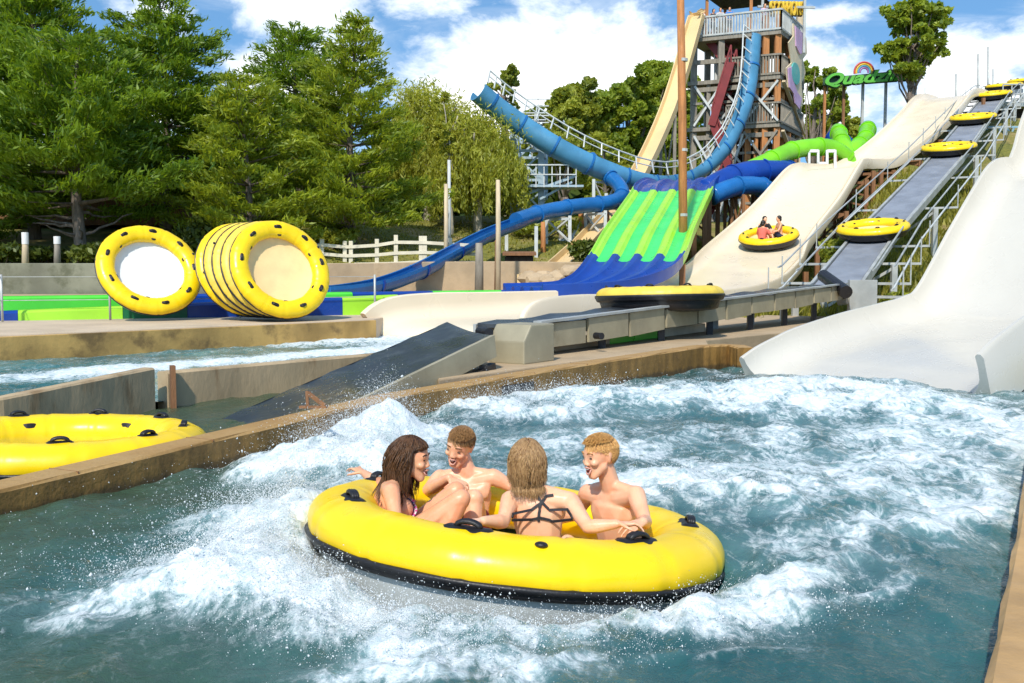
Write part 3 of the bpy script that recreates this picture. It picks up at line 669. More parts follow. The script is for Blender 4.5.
# --- racing slide: four lanes, green with blue top and foot
rp = [(.3, 29.7, .93), (1.3, 30.15, .95), (2.5, 30.8, 1.05), (3.5, 31.9, 1.42), (4.2, 33.6, 2.0), (5.0, 36.6, 2.95), (5.9, 39.8, 3.9), (6.8, 43.0, 4.85), (7.3, 45.0, 5.4), (7.9, 46.6, 5.75), (8.6, 48.2, 5.8)]
pts = spline(rp, 6); n = len(pts)
o = empty('racing_slide', pts[0], 'green racing slide with four lanes and a deep blue top and foot', 'slide')
def lanes_prof(hw):
    pr = []; nl = 4; lw = 2*hw/nl
    for l in range(nl):
        x0 = -hw+l*lw
        pr += [(x0, .17), (x0+.12*lw, .15), (x0+.24*lw, .04), (x0+.38*lw, 0), (x0+.62*lw, 0), (x0+.76*lw, .04), (x0+.88*lw, .15)]
    pr += [(hw, .17), (hw+.05, .26), (hw+.10, .24), (hw+.08, -.12), (-hw-.08, -.12), (-hw-.10, .24), (-hw-.05, .26)]; return pr
hwf = lambda i: 1.35+.4*i/n
mb = MB(); mb.sweep(pts, lambda i: lanes_prof(hwf(i)), closed_prof=True, caps=True)
npf = len(lanes_prof(1)); mi = []
for i in range(n-1):
    for j in range(npf):
        blue = i < 23 or i > 43
        if i in (23, 43) and (j % 7) in (0, 1, 6): blue = True
        if blue: mi.append(0)
        else: mi.append(1 if (j % 7 in (0, 1, 5, 6) or j >= 28) else 2)
mb.m[:len(mi)] = mi
c = mb.build('chute', [MT['blue_deep'], MT['green_lime'], MT['green_teal']], o, fixn=False)
c.data.polygons.foreach_set('use_smooth', [True]*len(c.data.polygons)); c.data.set_sharp_from_angle(angle=R(35))
bm = bmesh.new(); bm.from_mesh(c.data); bmesh.ops.recalc_face_normals(bm, faces=bm.faces); bm.to_mesh(c.data); bm.free()
legs_under(o, pts, 8, (-1.4, 1.5), .18, MT['wood_brown'], .2)
# --- tubes
def pipe(name, label, px, r, mat, n=8, ring=None, ringm=None, group=None, legs=0, cat='slide', legmat='wood_brown'):
    pts = spline([P(*q) for q in px], n); o = empty(name, pts[0], label, cat, group)
    MB().tube(pts, r, 20).build('tube', mat, o, smooth=True)
    if ring:
        acc = 0
        for i in range(1, len(pts)-1):
            acc += (pts[i]-pts[i-1]).length
            if acc > ring:
                acc = 0; t = (pts[i+1]-pts[i-1]).normalized(); mb = MB(); mb.tube([pts[i]-t*.05, pts[i]+t*.05], r+.055, 20); mb.build('joint_flange', ringm or mat, o)
    if legs: legs_under(o, pts, legs, (-.35, .35), .13, MT[legmat], r*.9)
    return o, pts
pipe('tube_slide', 'bright green tube slide arching over the blue flumes to the right of the tower', [(745, 172, 47), (772, 160, 48), (795, 150, 49.5), (822, 147, 50.5), (838, 151, 51), (847, 160, 51.3), (849, 172, 51.3)], .43, MT['green_tube'], ring=1.9, legs=14)
pipe('tube_slide', 'short green tube slide dropping behind the crest of the cream slide', [(849, 160, 52.2), (845, 150, 52.6), (841, 141, 53.5), (838, 131, 55.5)], .43, MT['green_tube'], ring=1.5)
pipe('tube_slide', 'deep blue tube slide with a round mouth behind the green tubes', [(832, 135, 58), (850, 150, 57), (862, 166, 55), (845, 178, 54)], .55, MT['blue_deep'], ring=1.6)
pipe('tube_slide', 'third short green tube slide, the one forking off to the right behind the crest', [(846, 156, 52.4), (856, 148, 53), (865, 140, 54.5), (868, 128, 56.5)], .43, MT['green_tube'], ring=1.5)
pipe('tube_slide', 'upper deep blue tube slide curving from the racing slide toward the cream slide', [(706, 192, 45.5), (728, 180, 46.2), (752, 173, 47), (778, 172, 48), (800, 176, 49)], .58, MT['blue_deep'], ring=1.8, legs=9)
pipe('tube_slide', 'lower deep blue tube slide hanging under the upper blue one', [(712, 196, 44.5), (735, 187, 45.2), (757, 186, 46), (772, 192, 46.5)], .42, MT['blue'], ring=1.5, legs=9)
pipe('tube_slide', 'dark blue tube end peeking out behind the crest of the cream slide', [(877, 150, 58), (888, 138, 59), (893, 132, 61)], .5, MT['blue_deep'])
mb = MB(); a = P(806, 168, 50)
o = empty('gate_frame', a, 'small white railing gate standing between the green tubes', 'railing')
for px_ in (809, 818, 827, 835): m_ = MB(); m_.bar(P(px_, 171, 49.6), P(px_, 150, 49.6), .11); m_.build('post', MT['white_metal'], o)
for a_, b2, w2 in ((P(809, 151, 49.6), P(818, 151, 49.6), .14), (P(827, 151, 49.6), P(835, 151, 49.6), .14), (P(818, 163, 49.5), P(827, 163, 49.5), .10)): m_ = MB(); m_.bar(a_, b2, w2); m_.build('rail', MT['white_metal'], o)
# --- blue half pipe
hp = [(752, 36, 57.2), (750, 62, 57), (746, 92, 56.6), (737, 120, 56.0), (722, 148, 55.2), (700, 169, 54.2), (672, 181, 52), (640, 181, 49.4), (600, 168, 48.2), (560, 149, 47.6), (525, 127, 47.5), (497, 107, 47), (478, 91, 46.5)]
pts = spline([P(*q) for q in hp], 7); n = len(pts); ctr = P(640, -40, 50)
o = empty('half_pipe_slide', pts[n//2], 'huge faded blue half pipe swinging from the tower up to its open left end', 'slide')
ups = [(ctr-p+V((0, 7, 3))).normalized() for p in pts]
hw = .52; prof = [(hw*math.cos(a)*1.0, -hw*math.sin(a)) for a in np.linspace(-.35, PI+.35, 17)]
prof = prof+[(x*.9, y*.9+.0) for x, y in reversed(prof)]
mb = MB(); mb.sweep(pts, prof, closed_prof=True, caps=True, ups=ups); mb.build('chute', MT['blue_pale'], o, smooth=False, fixn=True)
o.children[-1].data.polygons.foreach_set('use_smooth', [True]*len(o.children[-1].data.polygons)); o.children[-1].data.set_sharp_from_angle(angle=R(40))
acc = 0
for i in range(1, n-1):
    acc += (pts[i]-pts[i-1]).length
    if acc > 1.7:
        acc = 0; t = (pts[i+1]-pts[i-1]).normalized(); q = [(x*1.09, y*1.09) for x, y in prof[:17]]; q += [(x*.9, y*.9) for x, y in reversed(q)]
        mb = MB(); mb.sweep([pts[i]-t*.05, pts[i]+t*.05], q, closed_prof=True, caps=True, ups=[ups[i]]*2); mb.build('joint_flange', MT['blue'], o, fixn=True)
for s, nm_ in ((-1, 'railing'),):
    mb = MB(); top = []
    for i in range(0, n, 3):
        t = (pts[min(i+1, n-1)]-pts[max(i-1, 0)]).normalized(); x = t.cross(ups[i]).normalized(); z = x.cross(t).normalized()
        e = pts[i]+x*s*.62+z*.2; u = (z*.6+V((0, 0, .4))).normalized(); mb.bar(e, e+u*.62, .055); top.append(e+u*.62)
    mb.tube(top, .04, 6); mb.tube([q-V((0, 0, .28)) for q in top], .03, 6); mb.build('railing', MT['steel_white'], o)
# its pale steel tower at the left end
o = empty('steel_tower', P(520, 215, 49), 'pale blue steel tower holding up the left end of the half pipe', 'tower')
A = [P(513, 200, 48.6), P(541, 200, 48.6), P(518, 200, 51.5), P(545, 200, 51.5)]
for q, tp in zip(A, (9.5, 8.2, 9.3, 8.1)): g = ground_z(q.x, q.y)-.3; m_ = MB(); m_.bar((q.x, q.y, g), (q.x, q.y, tp), .28); m_.build('column', MT['steel_blue'], o)
mb = MB()
for z in (4.6, 6.0, 7.4):
    for i, j in ((0, 1), (2, 3), (0, 2), (1, 3)): mb.bar((A[i].x, A[i].y-.03, z), (A[j].x, A[j].y-.03, z), .12); mb.bar((A[i].x, A[i].y+.05, z), (A[j].x, A[j].y+.05, z+1.3), .09); mb.bar((A[i].x, A[i].y-.09, z+1.3), (A[j].x, A[j].y-.09, z), .09)
mb.build('cross_brace', MT['steel_blue'], o)
mb = MB(); q = P(545, 182, 48.4); mb.box((q.x, q.y, q.z-.25), (3.6, 1.5, .10))
mb.bar(P(513, 199, 48.2), P(575, 176, 48.2), .13); mb.bar(P(540, 199, 48.1), P(572, 182, 48.1), .1); mb.build('platform', MT['steel_blue'], o)
mb = MB()
for k in range(9): a = P(512+8*k, 183, 47.65); mb.bar(a-V((0, 0, .2)), a+V((0, 0, .85)), .05)
a = P(512, 183, 47.6); b_ = P(576, 183, 47.6); mb.bar(a+V((0, 0, .85)), b_+V((0, 0, .85)), .06); mb.bar(a+V((0, 0, .4)), b_+V((0, 0, .4)), .05); mb.build('railing', MT['steel_white'], o)
mb = MB(); 
for k in range(5): a = P(532+1.5*k, 160-7*k, 49+.2*k); mb.bar(a, a+V((0, 0, 1.6)), .05); mb.bar(a+V((-.6, 0, .8)), a+V((.6, 0, .8)), .05); mb.bar(a+V((-.6, 0, 1.6)), a+V((.6, 0, 1.6)), .05)
mb.build('stair_rail', MT['steel_white'], o)
# --- small blue flume
fl = [(590, 158, 49.2), (603, 172, 48.5), (618, 184, 47.5), (622, 196, 46.5), (608, 203, 45.5), (580, 206, 44.5), (545, 212, 43), (516, 221, 41)]
o, tp = pipe('flume', 'slim blue flume looping under the half pipe and down to the lanes', fl, .34, MT['blue'], ring=1.8)
legs_under(o, tp, 9, (-.7, .7), .14, MT['steel_white'], .3)
op = spline([P(*q) for q in ((520, 220, 41.3), (490, 232, 39), (455, 250, 36.5), (420, 268, 34), (385, 281, 32), (350, 287.5, 30.3), (322, 290, 29.3))], 7)
pr = [(.36*math.cos(a), -.36*math.sin(a)) for a in np.linspace(-.3, PI+.3, 13)]; pr += [(x*.86, y*.86) for x, y in reversed(pr)]
mb = MB(); mb.sweep(op, pr, closed_prof=True, caps=True); mb.build('open_chute', MT['blue'], o, fixn=True)
ch = o.children[-1].data; ch.polygons.foreach_set('use_smooth', [True]*len(ch.polygons)); ch.set_sharp_from_angle(angle=R(40))
acc = 0
for i in range(1, len(op)-1):
    acc += (op[i]-op[i-1]).length
    if acc > 2.6: acc = 0; t = (op[i+1]-op[i-1]).normalized(); mb = MB(); mb.sweep([op[i]-t*.05, op[i]+t*.05], [(x*1.1, y*1.1-.01) for x, y in pr[:13]]+[(x*.87, y*.87-.01) for x, y in reversed(pr[:13])], closed_prof=True, caps=True); mb.build('joint_flange', MT['blue_deep'], o, fixn=True)
legs_under(o, op, 9, (0,), .16, MT['wood_brown'], .34, brace=False)
# --- tan speed slide
sp_ = [(698, 12, 59.5), (693, 30, 59), (668, 112, 55.5), (631, 189, 51), (592, 236, 44.5), (572, 256, 41.5), (552, 274, 37), (530, 282, 34.2)]
pts = spline([P(*q) for q in sp_], 6); o = empty('speed_slide', pts[0], 'straight steep tan speed slide dropping from the tower deck', 'slide')
mb = MB(); mb.sweep(pts, lambda i: [(-.46, .26), (-.40, .26), (-.36, .02), (.36, .02), (.40, .26), (.46, .26), (.46, -.14), (-.46, -.14)], closed_prof=True, caps=True); mb.build('chute', MT['tan_slide'], o, fixn=True)
legs_under(o, pts, 6, (-.4, .4), .16, MT['wood_grey'], .2, skip=lambda p: p.z > 13)
# --- trestle bents under the flume
for px0, Y in ((572, 45.5), (598, 46)):
    o = empty('trestle', P(px0, 262, Y), ('pale braced trestle left of the other under the blue flume loop' if px0 < 590 else 'pale braced trestle under the bend of the blue flume'), 'trestle')
    for d in (-8, 8):
        a = P(px0+d*1.5, 268, Y); m_ = MB(); m_.bar((a.x, a.y, ground_z(a.x, a.y)-.3), P(px0+d, 208, Y), .2); m_.build('leg', MT['wood_grey'] if d < 0 else MT['wood_orange'], o)
    m_ = MB(); m_.bar(P(px0-11, 258, Y-.1), P(px0+8, 222, Y-.1), .12); m_.bar(P(px0+11, 258, Y+.1), P(px0-8, 222, Y+.1), .12); m_.bar(P(px0-14, 240, Y-.2), P(px0+14, 240, Y-.2), .12); m_.build('brace', MT['steel_white'], o)

# --- timber tower
o = tower = empty('slide_tower', (14.2, 61, 5), 'tall timber slide tower with decks, cross braces and stairs', 'tower')
Cn = V((15.15, 58, 0)); Lc = V((10.75, 60, 0)); Rc = V((17.55, 62.2, 0)); Bc = V((13.15, 64.2, 0)); ZB = 3.5; LV = [10.1, 12.8, 15.3]
ex = (Cn-Lc).normalized(); ey = (Rc-Cn).normalized()
def tw(u, v, z): return V((Lc.x, Lc.y, 0))+(Cn-Lc)*u+(Rc-Cn)*v+V((0, 0, z))
for (u, v), mt in (((0, 0), 'wood_grey'), ((.33, 0), 'wood_grey'), ((.66, 0), 'wood_orange'), ((.86, 0), 'wood_orange'), ((1, 0), 'wood_orange'), ((1, .5), 'wood_orange'), ((1, 1), 'wood_pale'), ((0, 1), 'wood_grey'), ((.5, 1), 'wood_brown'), ((0, .5), 'wood_grey'), ((.18, .3), 'steel_white'), ((.5, .45), 'steel_white')):
    m_ = MB(); m_.bar(tw(u, v, ZB), tw(u, v, LV[2]+(.9 if (u, v) != (1, 1) else 2.6)), .34 if mt.startswith('wood') else .28); m_.build('post', MT[mt], o)
for z in LV:
    m_ = MB(); m_.prism([tw(-.06, -.06, 0)[:2], tw(1.05, -.06, 0)[:2], tw(1.05, 1.05, 0)[:2], tw(-.06, 1.05, 0)[:2]], z-.22, z); m_.build('deck', MT['wood_grey'], o)
for k, z in enumerate(LV):
    m_ = MB()
    for (a, b_) in (((-.06, -.06), (1.05, -.06)), ((1.05, -.06), (1.05, 1.05))):
        if k < 2 and a[0] < 0: a = (.42, -.06)
        A_, B_ = tw(*a, z), tw(*b_, z); nn = int((B_-A_).length/.16)
        for i in range(nn+1): q = A_.lerp(B_, i/nn); m_.bar(q, q+V((0, 0, 1.1)), .10, .05)
        m_.bar(A_+V((0, 0, 1.15)), B_+V((0, 0, 1.15)), .14, .1); m_.bar(A_+V((0, 0, .08)), B_+V((0, 0, .08)), .13, .1)
    m_.build('railing', MT['galv'] if k == 2 else MT['wood_grey'], o)
def xbr(a, b_, z0, z1, mt, off=V((0, -.22, 0))):
    A0, A1, B0, B1 = (tw(*a, z0)+off, tw(*a, z1)+off, tw(*b_, z0)+off, tw(*b_, z1)+off)
    m_ = MB(); m_.bar(A0, B1, .2, .12); m_.bar(A1+off*.7, B0+off*.7, .2, .12); m_.build('cross_brace', MT[mt], o)
xbr((.6, 0), (1, 0), 3.6, 6.8, 'wood_pale'); xbr((.6, 0), (1, 0), 7.0, 9.7, 'wood_grey'); xbr((.6, 0), (1, 0), 10.2, 12.5, 'steel_white'); xbr((1, 0), (1, 1), 3.8, 6.8, 'wood_pale', V((.22, 0, 0))); xbr((1, 0), (1, 1), 7, 9.7, 'wood_pale', V((.22, 0, 0)))
xbr((1, 0), (1, 1), 10.1, 12.5, 'wood_pale', V((.22, 0, 0))); xbr((0, 0), (.33, 0), 3.6, 6.6, 'steel_white'); xbr((0, 0), (.33, 0), 6.8, 9.6, 'steel_white'); xbr((.33, 0), (.6, 0), 5, 9.6, 'steel_white'); xbr((0, 1), (1, 1), 5, 9.6, 'wood_grey'); xbr((0, 1), (1, 1), 10.2, 12.6, 'wood_grey'); xbr((0, 0), (.33, 0), 10.2, 12.5, 'steel_white')
for z in (6.9, 9.9, 12.7, 14.3):
    m_ = MB(); m_.bar(tw(-.02, -.02, z-.4), tw(1.02, -.02, z-.4), .16, .26); m_.bar(tw(1.03, 0, z-.42), tw(1.03, 1, z-.42), .16, .26); m_.bar(tw(0, 1.0, z-.5), tw(1, 1.0, z-.5), .2, .3); m_.build('beam', MT['wood_grey'], o)
for u, v, mt in ((.18, 0, 'wood_grey'), (.5, 0, 'wood_grey'), (.76, 0, 'wood_orange'), (1, .25, 'wood_orange'), (1, .75, 'wood_grey'), (.66, .5, 'wood_brown'), (.33, .5, 'wood_grey'), (.8, .9, 'wood_orange')):
    m_ = MB(); m_.bar(tw(u, v, ZB), tw(u, v, LV[1] if u != .5 else LV[0]), .22); m_.build('post', MT[mt], o)
for z in (5.6, 8.5, 11.5):
    m_ = MB(); m_.bar(tw(0, -.03, z), tw(1, -.03, z), .1, .14); m_.bar(tw(1.02, 0, z), tw(1.02, 1, z), .1, .14); m_.build('girt', MT['wood_grey'], o)
xbr((.33, .5), (1, .5), 3.8, 6.6, 'wood_grey'); xbr((.33, .5), (1, .5), 7, 9.6, 'wood_brown'); xbr((0, .5), (.33, .5), 10.2, 12.4, 'wood_grey')
for i_ in range(3):
    for z0, z1 in ((3.6, 6.8), (7.0, 9.8), (10.2, 12.6)):
        xbr((i_/3, .75), ((i_+1)/3, .75), z0, z1, 'wood_grey')
        if i_ < 2: xbr((i_/3, 0), ((i_+1)/3, 0), z0+.3, z1-.3, 'galv' if i_ else 'wood_grey', V((0, -.12, 0)))
for k_, (z0, v_) in enumerate(((10.1, .35), (12.8, .4), (7.0, .45))):
    m_ = MB(); m_.box(tw(.5, v_, z0+1.1), (3.2-.5*k_, .12, 2.0), rz=math.atan2(ex.y, ex.x)); m_.build('shade_panel', MT['dark'], o)  # dark panels added to stand in for the shade inside the tower
# red stairs zigzagging inside the tower
for (u0, v0, z0, u1, v1, z1) in ((.50, -.16, 13.6, .28, -.16, 10.1), (.30, -.14, 10.1, .52, -.14, 7.2), (.45, -.12, 7.2, .1, -.12, 4.6), (.15, .1, 15.2, .52, .1, 12.9)):
    m_ = MB()
    for dvv in (0, .22):
        a = tw(u0, v0+dvv, z0); b_ = tw(u1, v1+dvv, z1); m_.bar(a, b_, .12, .45); m_.bar(a+V((0, 0, 1)), b_+V((0, 0, 1)), .09)
        for k in range(7): q = a.lerp(b_, k/6); m_.bar(q, q+V((0, 0, 1)), .07)
    for k in range(12): q = tw(u0, v0+.11, z0).lerp(tw(u1, v1+.11, z1), k/11); m_.box(q, (.35, 1.0, .07), rz=math.atan2(ex.y, ex.x))
    m_.build('staircase', MT['red_paint'], o)
m_ = MB(); a = tw(.1, -.1, LV[2]+2.5); b_ = tw(.72, -.1, LV[2]+2.5); c_ = tw(.72, .8, LV[2]+2.5); d_ = tw(.1, .8, LV[2]+2.5); t1 = tw(.41, .35, LV[2]+4.0)
m_.add([a, b_, c_, d_, t1], [(0, 1, 4), (1, 2, 4), (2, 3, 4), (3, 0, 4), (3, 2, 1, 0)]); m_.build('roof', MT['roof_dark'], o)
for u, v in ((.15, 0), (.68, 0), (.68, .7), (.15, .7)): m_ = MB(); m_.bar(tw(u, v, LV[2]), tw(u, v, LV[2]+2.5), .16); m_.build('roof_post', MT['wood_orange'], o)
# painted mural board on the tower's right side
S = empty('mural_board', tw(1.1, .45, 13), 'tall lilac and cream painted board with a teal oval on the tower side', 'sign')
def mural(poly, mt, off, nm_):
    vs = [tw(1.10, u, z)+ex*off for u, z in poly]; k = len(vs); m_ = MB(); vs2 = [q-ex*.06 for q in vs]
    m_.add(vs+vs2, [tuple(range(k)), tuple(range(2*k-1, k-1, -1))]+[(i, k+i, k+(i+1) % k, (i+1) % k) for i in range(k)]); m_.build(nm_, mt, S, fixn=True)
lil = M_('lilac sign paint', (.62, .40, .62), .6, .15, 1); teal = M_('teal sign paint', (.10, .45, .42), .5, .15, 1); crm = M_('cream sign paint', (.75, .62, .42), .6, .15, 1); gold = M_('gold sign letters', (.85, .55, .05), .45, .1, 2); bkm = M_('dark sign edge', (.03, .03, .03), .6)
mural([(.30, 16.0), (.95, 15.8), (1.0, 14.9), (.8, 14.4), (.95, 13.7), (.75, 12.9), (.85, 11.8), (.55, 11.2), (.35, 12.0), (.12, 12.2), (.02, 13.2), (.25, 13.7), (.1, 14.7), (.32, 15.3)], crm, 0, 'board')
mural([(.35, 15.9), (.85, 15.8), (.85, 14.9), (.6, 14.5), (.4, 14.8)], lil, .07, 'lilac_shape'); mural([(.05, 13.2), (.25, 13.5), (.3, 12.7), (.5, 12.2), (.72, 12.0), (.62, 11.3), (.4, 11.5), (.33, 12.0), (.12, 12.2)], lil, .075, 'lilac_shape')
mural([(.40+.2*math.cos(a), 13.2+.62*math.sin(a)) for a in np.linspace(0, 2*PI, 17)[:-1]], teal, .085, 'teal_oval')
# lettering
def text_mesh(s, size, depth, shear=0.0, bold=.0):
    cu = bpy.data.curves.new('t', 'FONT'); cu.body = s; cu.size = size; cu.extrude = depth; cu.shear = shear; cu.offset = bold; cu.align_x = 'CENTER'
    ob = bpy.data.objects.new('t', cu); COL.objects.link(ob); dg = bpy.context.evaluated_depsgraph_get(); me = bpy.data.meshes.new_from_object(ob.evaluated_get(dg))
    bpy.data.objects.remove(ob); bpy.data.curves.remove(cu); return me
def put_text(name, s, size, loc, right, mat, parent, depth=.05, shear=0, bold=0, width=None):
    me = text_mesh(s, size, depth, shear, bold); me.materials.clear(); xs_ = [v.co.x for v in me.vertices]; sc = 1 if not width else width/(max(xs_)-min(xs_))
    r = V(right).normalized(); u = V((0, 0, 1)); nrm = r.cross(u)
    Mx = Matrix((r*sc, u, nrm)).transposed().to_4x4(); Mx.translation = V(loc); me.transform(Mx)
    return link(name, me, parent, [mat])
S = empty('tower_sign', P(776, 12, 58.5), 'gold lettered sign on top of the timber tower, its top cut by the frame', 'sign')
lw_ = (P(803, 20, 61)-P(752, 20, 58)).length; rr_ = (P(803, 20, 60.5)-P(752, 20, 57.6)); ca = P(777.5, 20.5, 59); ca.z = 1.44+(275-23)/1000*59; ca.x += .5
put_text('lettering', 'SCORPIONS', 1.12, ca-V((0, .10, -.12)), rr_, gold, S, .08, 0, .012, width=3.05); put_text('letter_outline', 'SCORPIONS', 1.12, ca-V((0, -.08, -.12)), rr_, bkm, S, .05, 0, .05, width=3.12)
m_ = MB(); m_.bar(ca+V((-1.3, .35, -1.6)), ca+V((-1.3, .35, 1.6)), .14); m_.bar(ca+V((1.2, .5, -1.9)), ca+V((1.2, .5, 1.6)), .14); m_.bar(ca+V((-1.6, .30, .7)), ca+V((1.8, .5, .7)), .12); m_.build('sign_frame', MT['galv'], S)
# green lettered sign on poles
S = empty('pole_sign', P(858, 140, 66), 'green lettered sign with a rainbow arch on tall thin poles by the tree', 'sign')
grn = M_('sign green', (.09, .42, .03), .45, .15, 2); dgr = M_('sign dark green', (.01, .06, .015), .5)
for px_, y1, mt in ((825, 82, 'wood_orange'), (844, 80, 'wood_brown'), (863, 78, 'galv'), (886, 76, 'galv')):
    a = P(px_, 150, 66); m_ = MB(); m_.bar((a.x, a.y+.3, 8), (a.x, a.y+.3, P(px_, y1, 66).z), .16); m_.build('pole', MT[mt], S)
m_ = MB(); m_.bar(P(823, 82, 66.2), P(908, 74, 65.2), .12, .5); m_.build('beam', dgr, S)
ct = P(865, 82.5, 65.3); put_text('lettering', 'Quadzilla', 1.02, ct, P(905, 80, 64.9)-P(823, 86, 65.9), grn, S, .1, .35, .035, width=5.2); put_text('letter_outline', 'Quadzilla', 1.02, ct+V((0, .16, 0)), P(905, 80, 64.9)-P(823, 86, 65.9), dgr, S, .06, .35, .085, width=5.35)
for rr_, cc in ((.62, (.55, .08, .06)), (.50, (.75, .5, .05)), (.38, (.1, .35, .5)), (.26, (.35, .15, .4))):
    ce = P(864, 72, 65.4); m_ = MB(); m_.tube([ce+V((rr_*math.cos(a), 0, rr_*math.sin(a))) for a in np.linspace(-.2, PI+.2, 15)], .065, 8); m_.build('arch_band', M_('sign arch', cc, .5), S)

# --- conveyor: dark ramp, level run, lift
def part_box(o, name, mat, c, s, rz=0, bevel=.01): m_ = MB(); m_.box(c, s, rz); return m_.build(name, mat, o, bevel=bevel)
BLc, TLc, TRc = G(236, 413, .0), P(447, 322.5, 13.6), P(493, 334.5, 11.7)
o = empty('ramp_conveyor', BLc, 'dark wet rubber ramp rising out of the murky channel', 'conveyor')
ext = (BLc-TLc).normalized()*.9; a0, a1 = BLc+ext, TLc
b1 = TRc; b0 = V((-2.1, 8.6, -.0)); b0 += (b0-b1).normalized()*.5
nn = 24; vs = []
for i in range(nn+1):
    for j in range(9):
        t = i/nn; s = j/8; q = (a0.lerp(a1, t)).lerp(b0.lerp(b1, t), s); q.z -= .05*math.sin(PI*s)*(.4+.6*math.sin(t*9)**2)-.012*math.sin(t*40+s*3); vs.append(q)
top = [(i*9+j, i*9+j+1, (i+1)*9+j+1, (i+1)*9+j) for i in range(nn) for j in range(8)]
k = len(vs); vs2 = [q-V((0, 0, .07)) for q in vs]
m_ = MB(); m_.add(vs, top); m_.add(vs2, [tuple(reversed(f)) for f in top]); m_.sweep([a0, a1], [(0, 0), (0, -.07)]); m_.build('belt', MT['belt'], o, smooth=True)
cr = (b1-a1).normalized(); al = (a1-a0).normalized()
for s, base in ((1, (b0, b1)), (-1, (a0, a1))):
    m_ = MB(); p0 = base[0]+cr*s*.03+al*.9; p1_ = base[1]+cr*s*.03; m_.bar(p0-V((0, 0, .13)), p1_-V((0, 0, .13)), .05, .26 if s > 0 else .14); m_.build('side_rail', MT['panel'] if s > 0 else MT['black'], o)
m_ = MB(); m_.bar(a0-V((0, 0, .3)), a1-V((0, 0, .35)), .08, .10); m_.bar(b0-V((0, 0, .34)), b1-V((0, 0, .38)), .08, .10); m_.build('frame', MT['black'], o)  # frame and legs coloured black to stand in for the shaded void below
for u in (.55, .75, .95):
    for e0, e1 in ((a0, a1), (b0, b1)): q = e0.lerp(e1, u); m_ = MB(); m_.bar((q.x, q.y, -.8), (q.x, q.y, q.z-.3), .1); m_.build('leg', MT['black'], o)
# bracket on the brown wall
bk = empty('wall_bracket', G(312, 408, .24), 'small rusty steel bracket on the brown wall by the ramp', 'bracket'); q = P(308, 404, 8.0)
m_ = MB(); m_.bar(P(308, 408, 7.85), P(307, 391, 7.85), .022, .03); m_.bar(P(308, 393, 7.85), P(325, 406, 7.75), .018, .03); m_.bar(P(300, 407, 7.85), P(327, 407, 7.75), .03, .02); m_.build('arm', MT['wood_brown'], bk)
# level run
cs, ce = V((.30, 13.45, .77)), V((8.35, 25.2, 1.19)); d = (ce-cs); dh = V((d.x, d.y, 0)).normalized(); lf = V((-dh.y, dh.x, 0)); WB = .95
o = level = empty('belt_conveyor', cs, 'long level grey belt conveyor with steel side panels', 'conveyor')
m_ = MB(); m_.sweep([cs.lerp(ce, t/30)+lf*(WB/2)+V((0, 0, .02*math.sin(t*1.9))) for t in range(31)], [(-WB/2, 0), (0, -.015), (WB/2, 0), (WB/2, -.06), (-WB/2, -.06)], closed_prof=True, caps=True); m_.build('belt', MT['belt'], o, fixn=True)
npan = 11
for k in range(npan):
    a = cs.lerp(ce, k/npan+.003); b_ = cs.lerp(ce, (k+1)/npan-.003)
    m_ = MB(); dz = .012*((k*7) % 3-1); m_.bar(a-lf*(.05+.008*(k % 2))-V((0, 0, .17+dz)), b_-lf*(.05+.008*(k % 2))-V((0, 0, .17-dz)), .045, .33+.02*(k % 3)); m_.build('side_panel', MT['panel'], o)
m_ = MB(); m_.bar(cs-lf*.05+V((0, 0, .035)), ce-lf*.05+V((0, 0, .035)), .13, .035); m_.bar(cs+lf*(WB+.05)-V((0, 0, .17)), ce+lf*(WB+.05)-V((0, 0, .17)), .05, .3); m_.build('side_rail', MT['galv'], o)
for k in range(1, 7):
    for e in (0.1, WB-.1):
        q = cs.lerp(ce, k/7)+lf*e; m_ = MB(); m_.bar((q.x, q.y, .3), (q.x, q.y, q.z-.06), .11); m_.build('leg', MT['black'] if e < .5 else MT['galv'], o)
q = P(520, 345, 12.75); rz = math.atan2(dh.y, dh.x)
m_ = MB(); qx, qy = q.x+.03, q.y; lr = MB()
Mz = Matrix.Rotation(rz, 3, 'Z')
pf = [(-.36, .33), (-.36, .62), (-.20, .82), (.34, .82), (.34, .33)]
vs = [V((qx, qy, 0))+Mz@V((x, y, z)) for y in (-.27, .27) for x, z in pf]; k = 5
m_.add(vs, [(0, 1, 2, 3, 4), (9, 8, 7, 6, 5)]+[(i, k+i, k+(i+1) % k, (i+1) % k) for i in range(k)])
m_.build('drive_housing', MT['panel'], o, bevel=.02, fixn=True)
m_ = MB(); m_.tube([V((qx-.55, qy+.05, .72)), V((qx-.42, qy-.25, .72))], .06, 12); m_.build('roller', MT['black'], o); m_ = MB(); m_.tube([cs+V((.9, .9, -.20)), cs+V((.98, .78, -.20))], .05, 12); m_.build('roller', MT['black'], o)
m_ = MB(); m_.tube([P(840, 292, 24.6)+V((.05, -.3, 0)), P(840, 292, 24.6)+V((.05, 1.5, .4))], .16, 14); m_.build('end_roller', MT['black'], o)
part_box(o, 'end_plate', MT['galv'], P(862, 305, 24.9), (.75, .12, 1.25), .2)
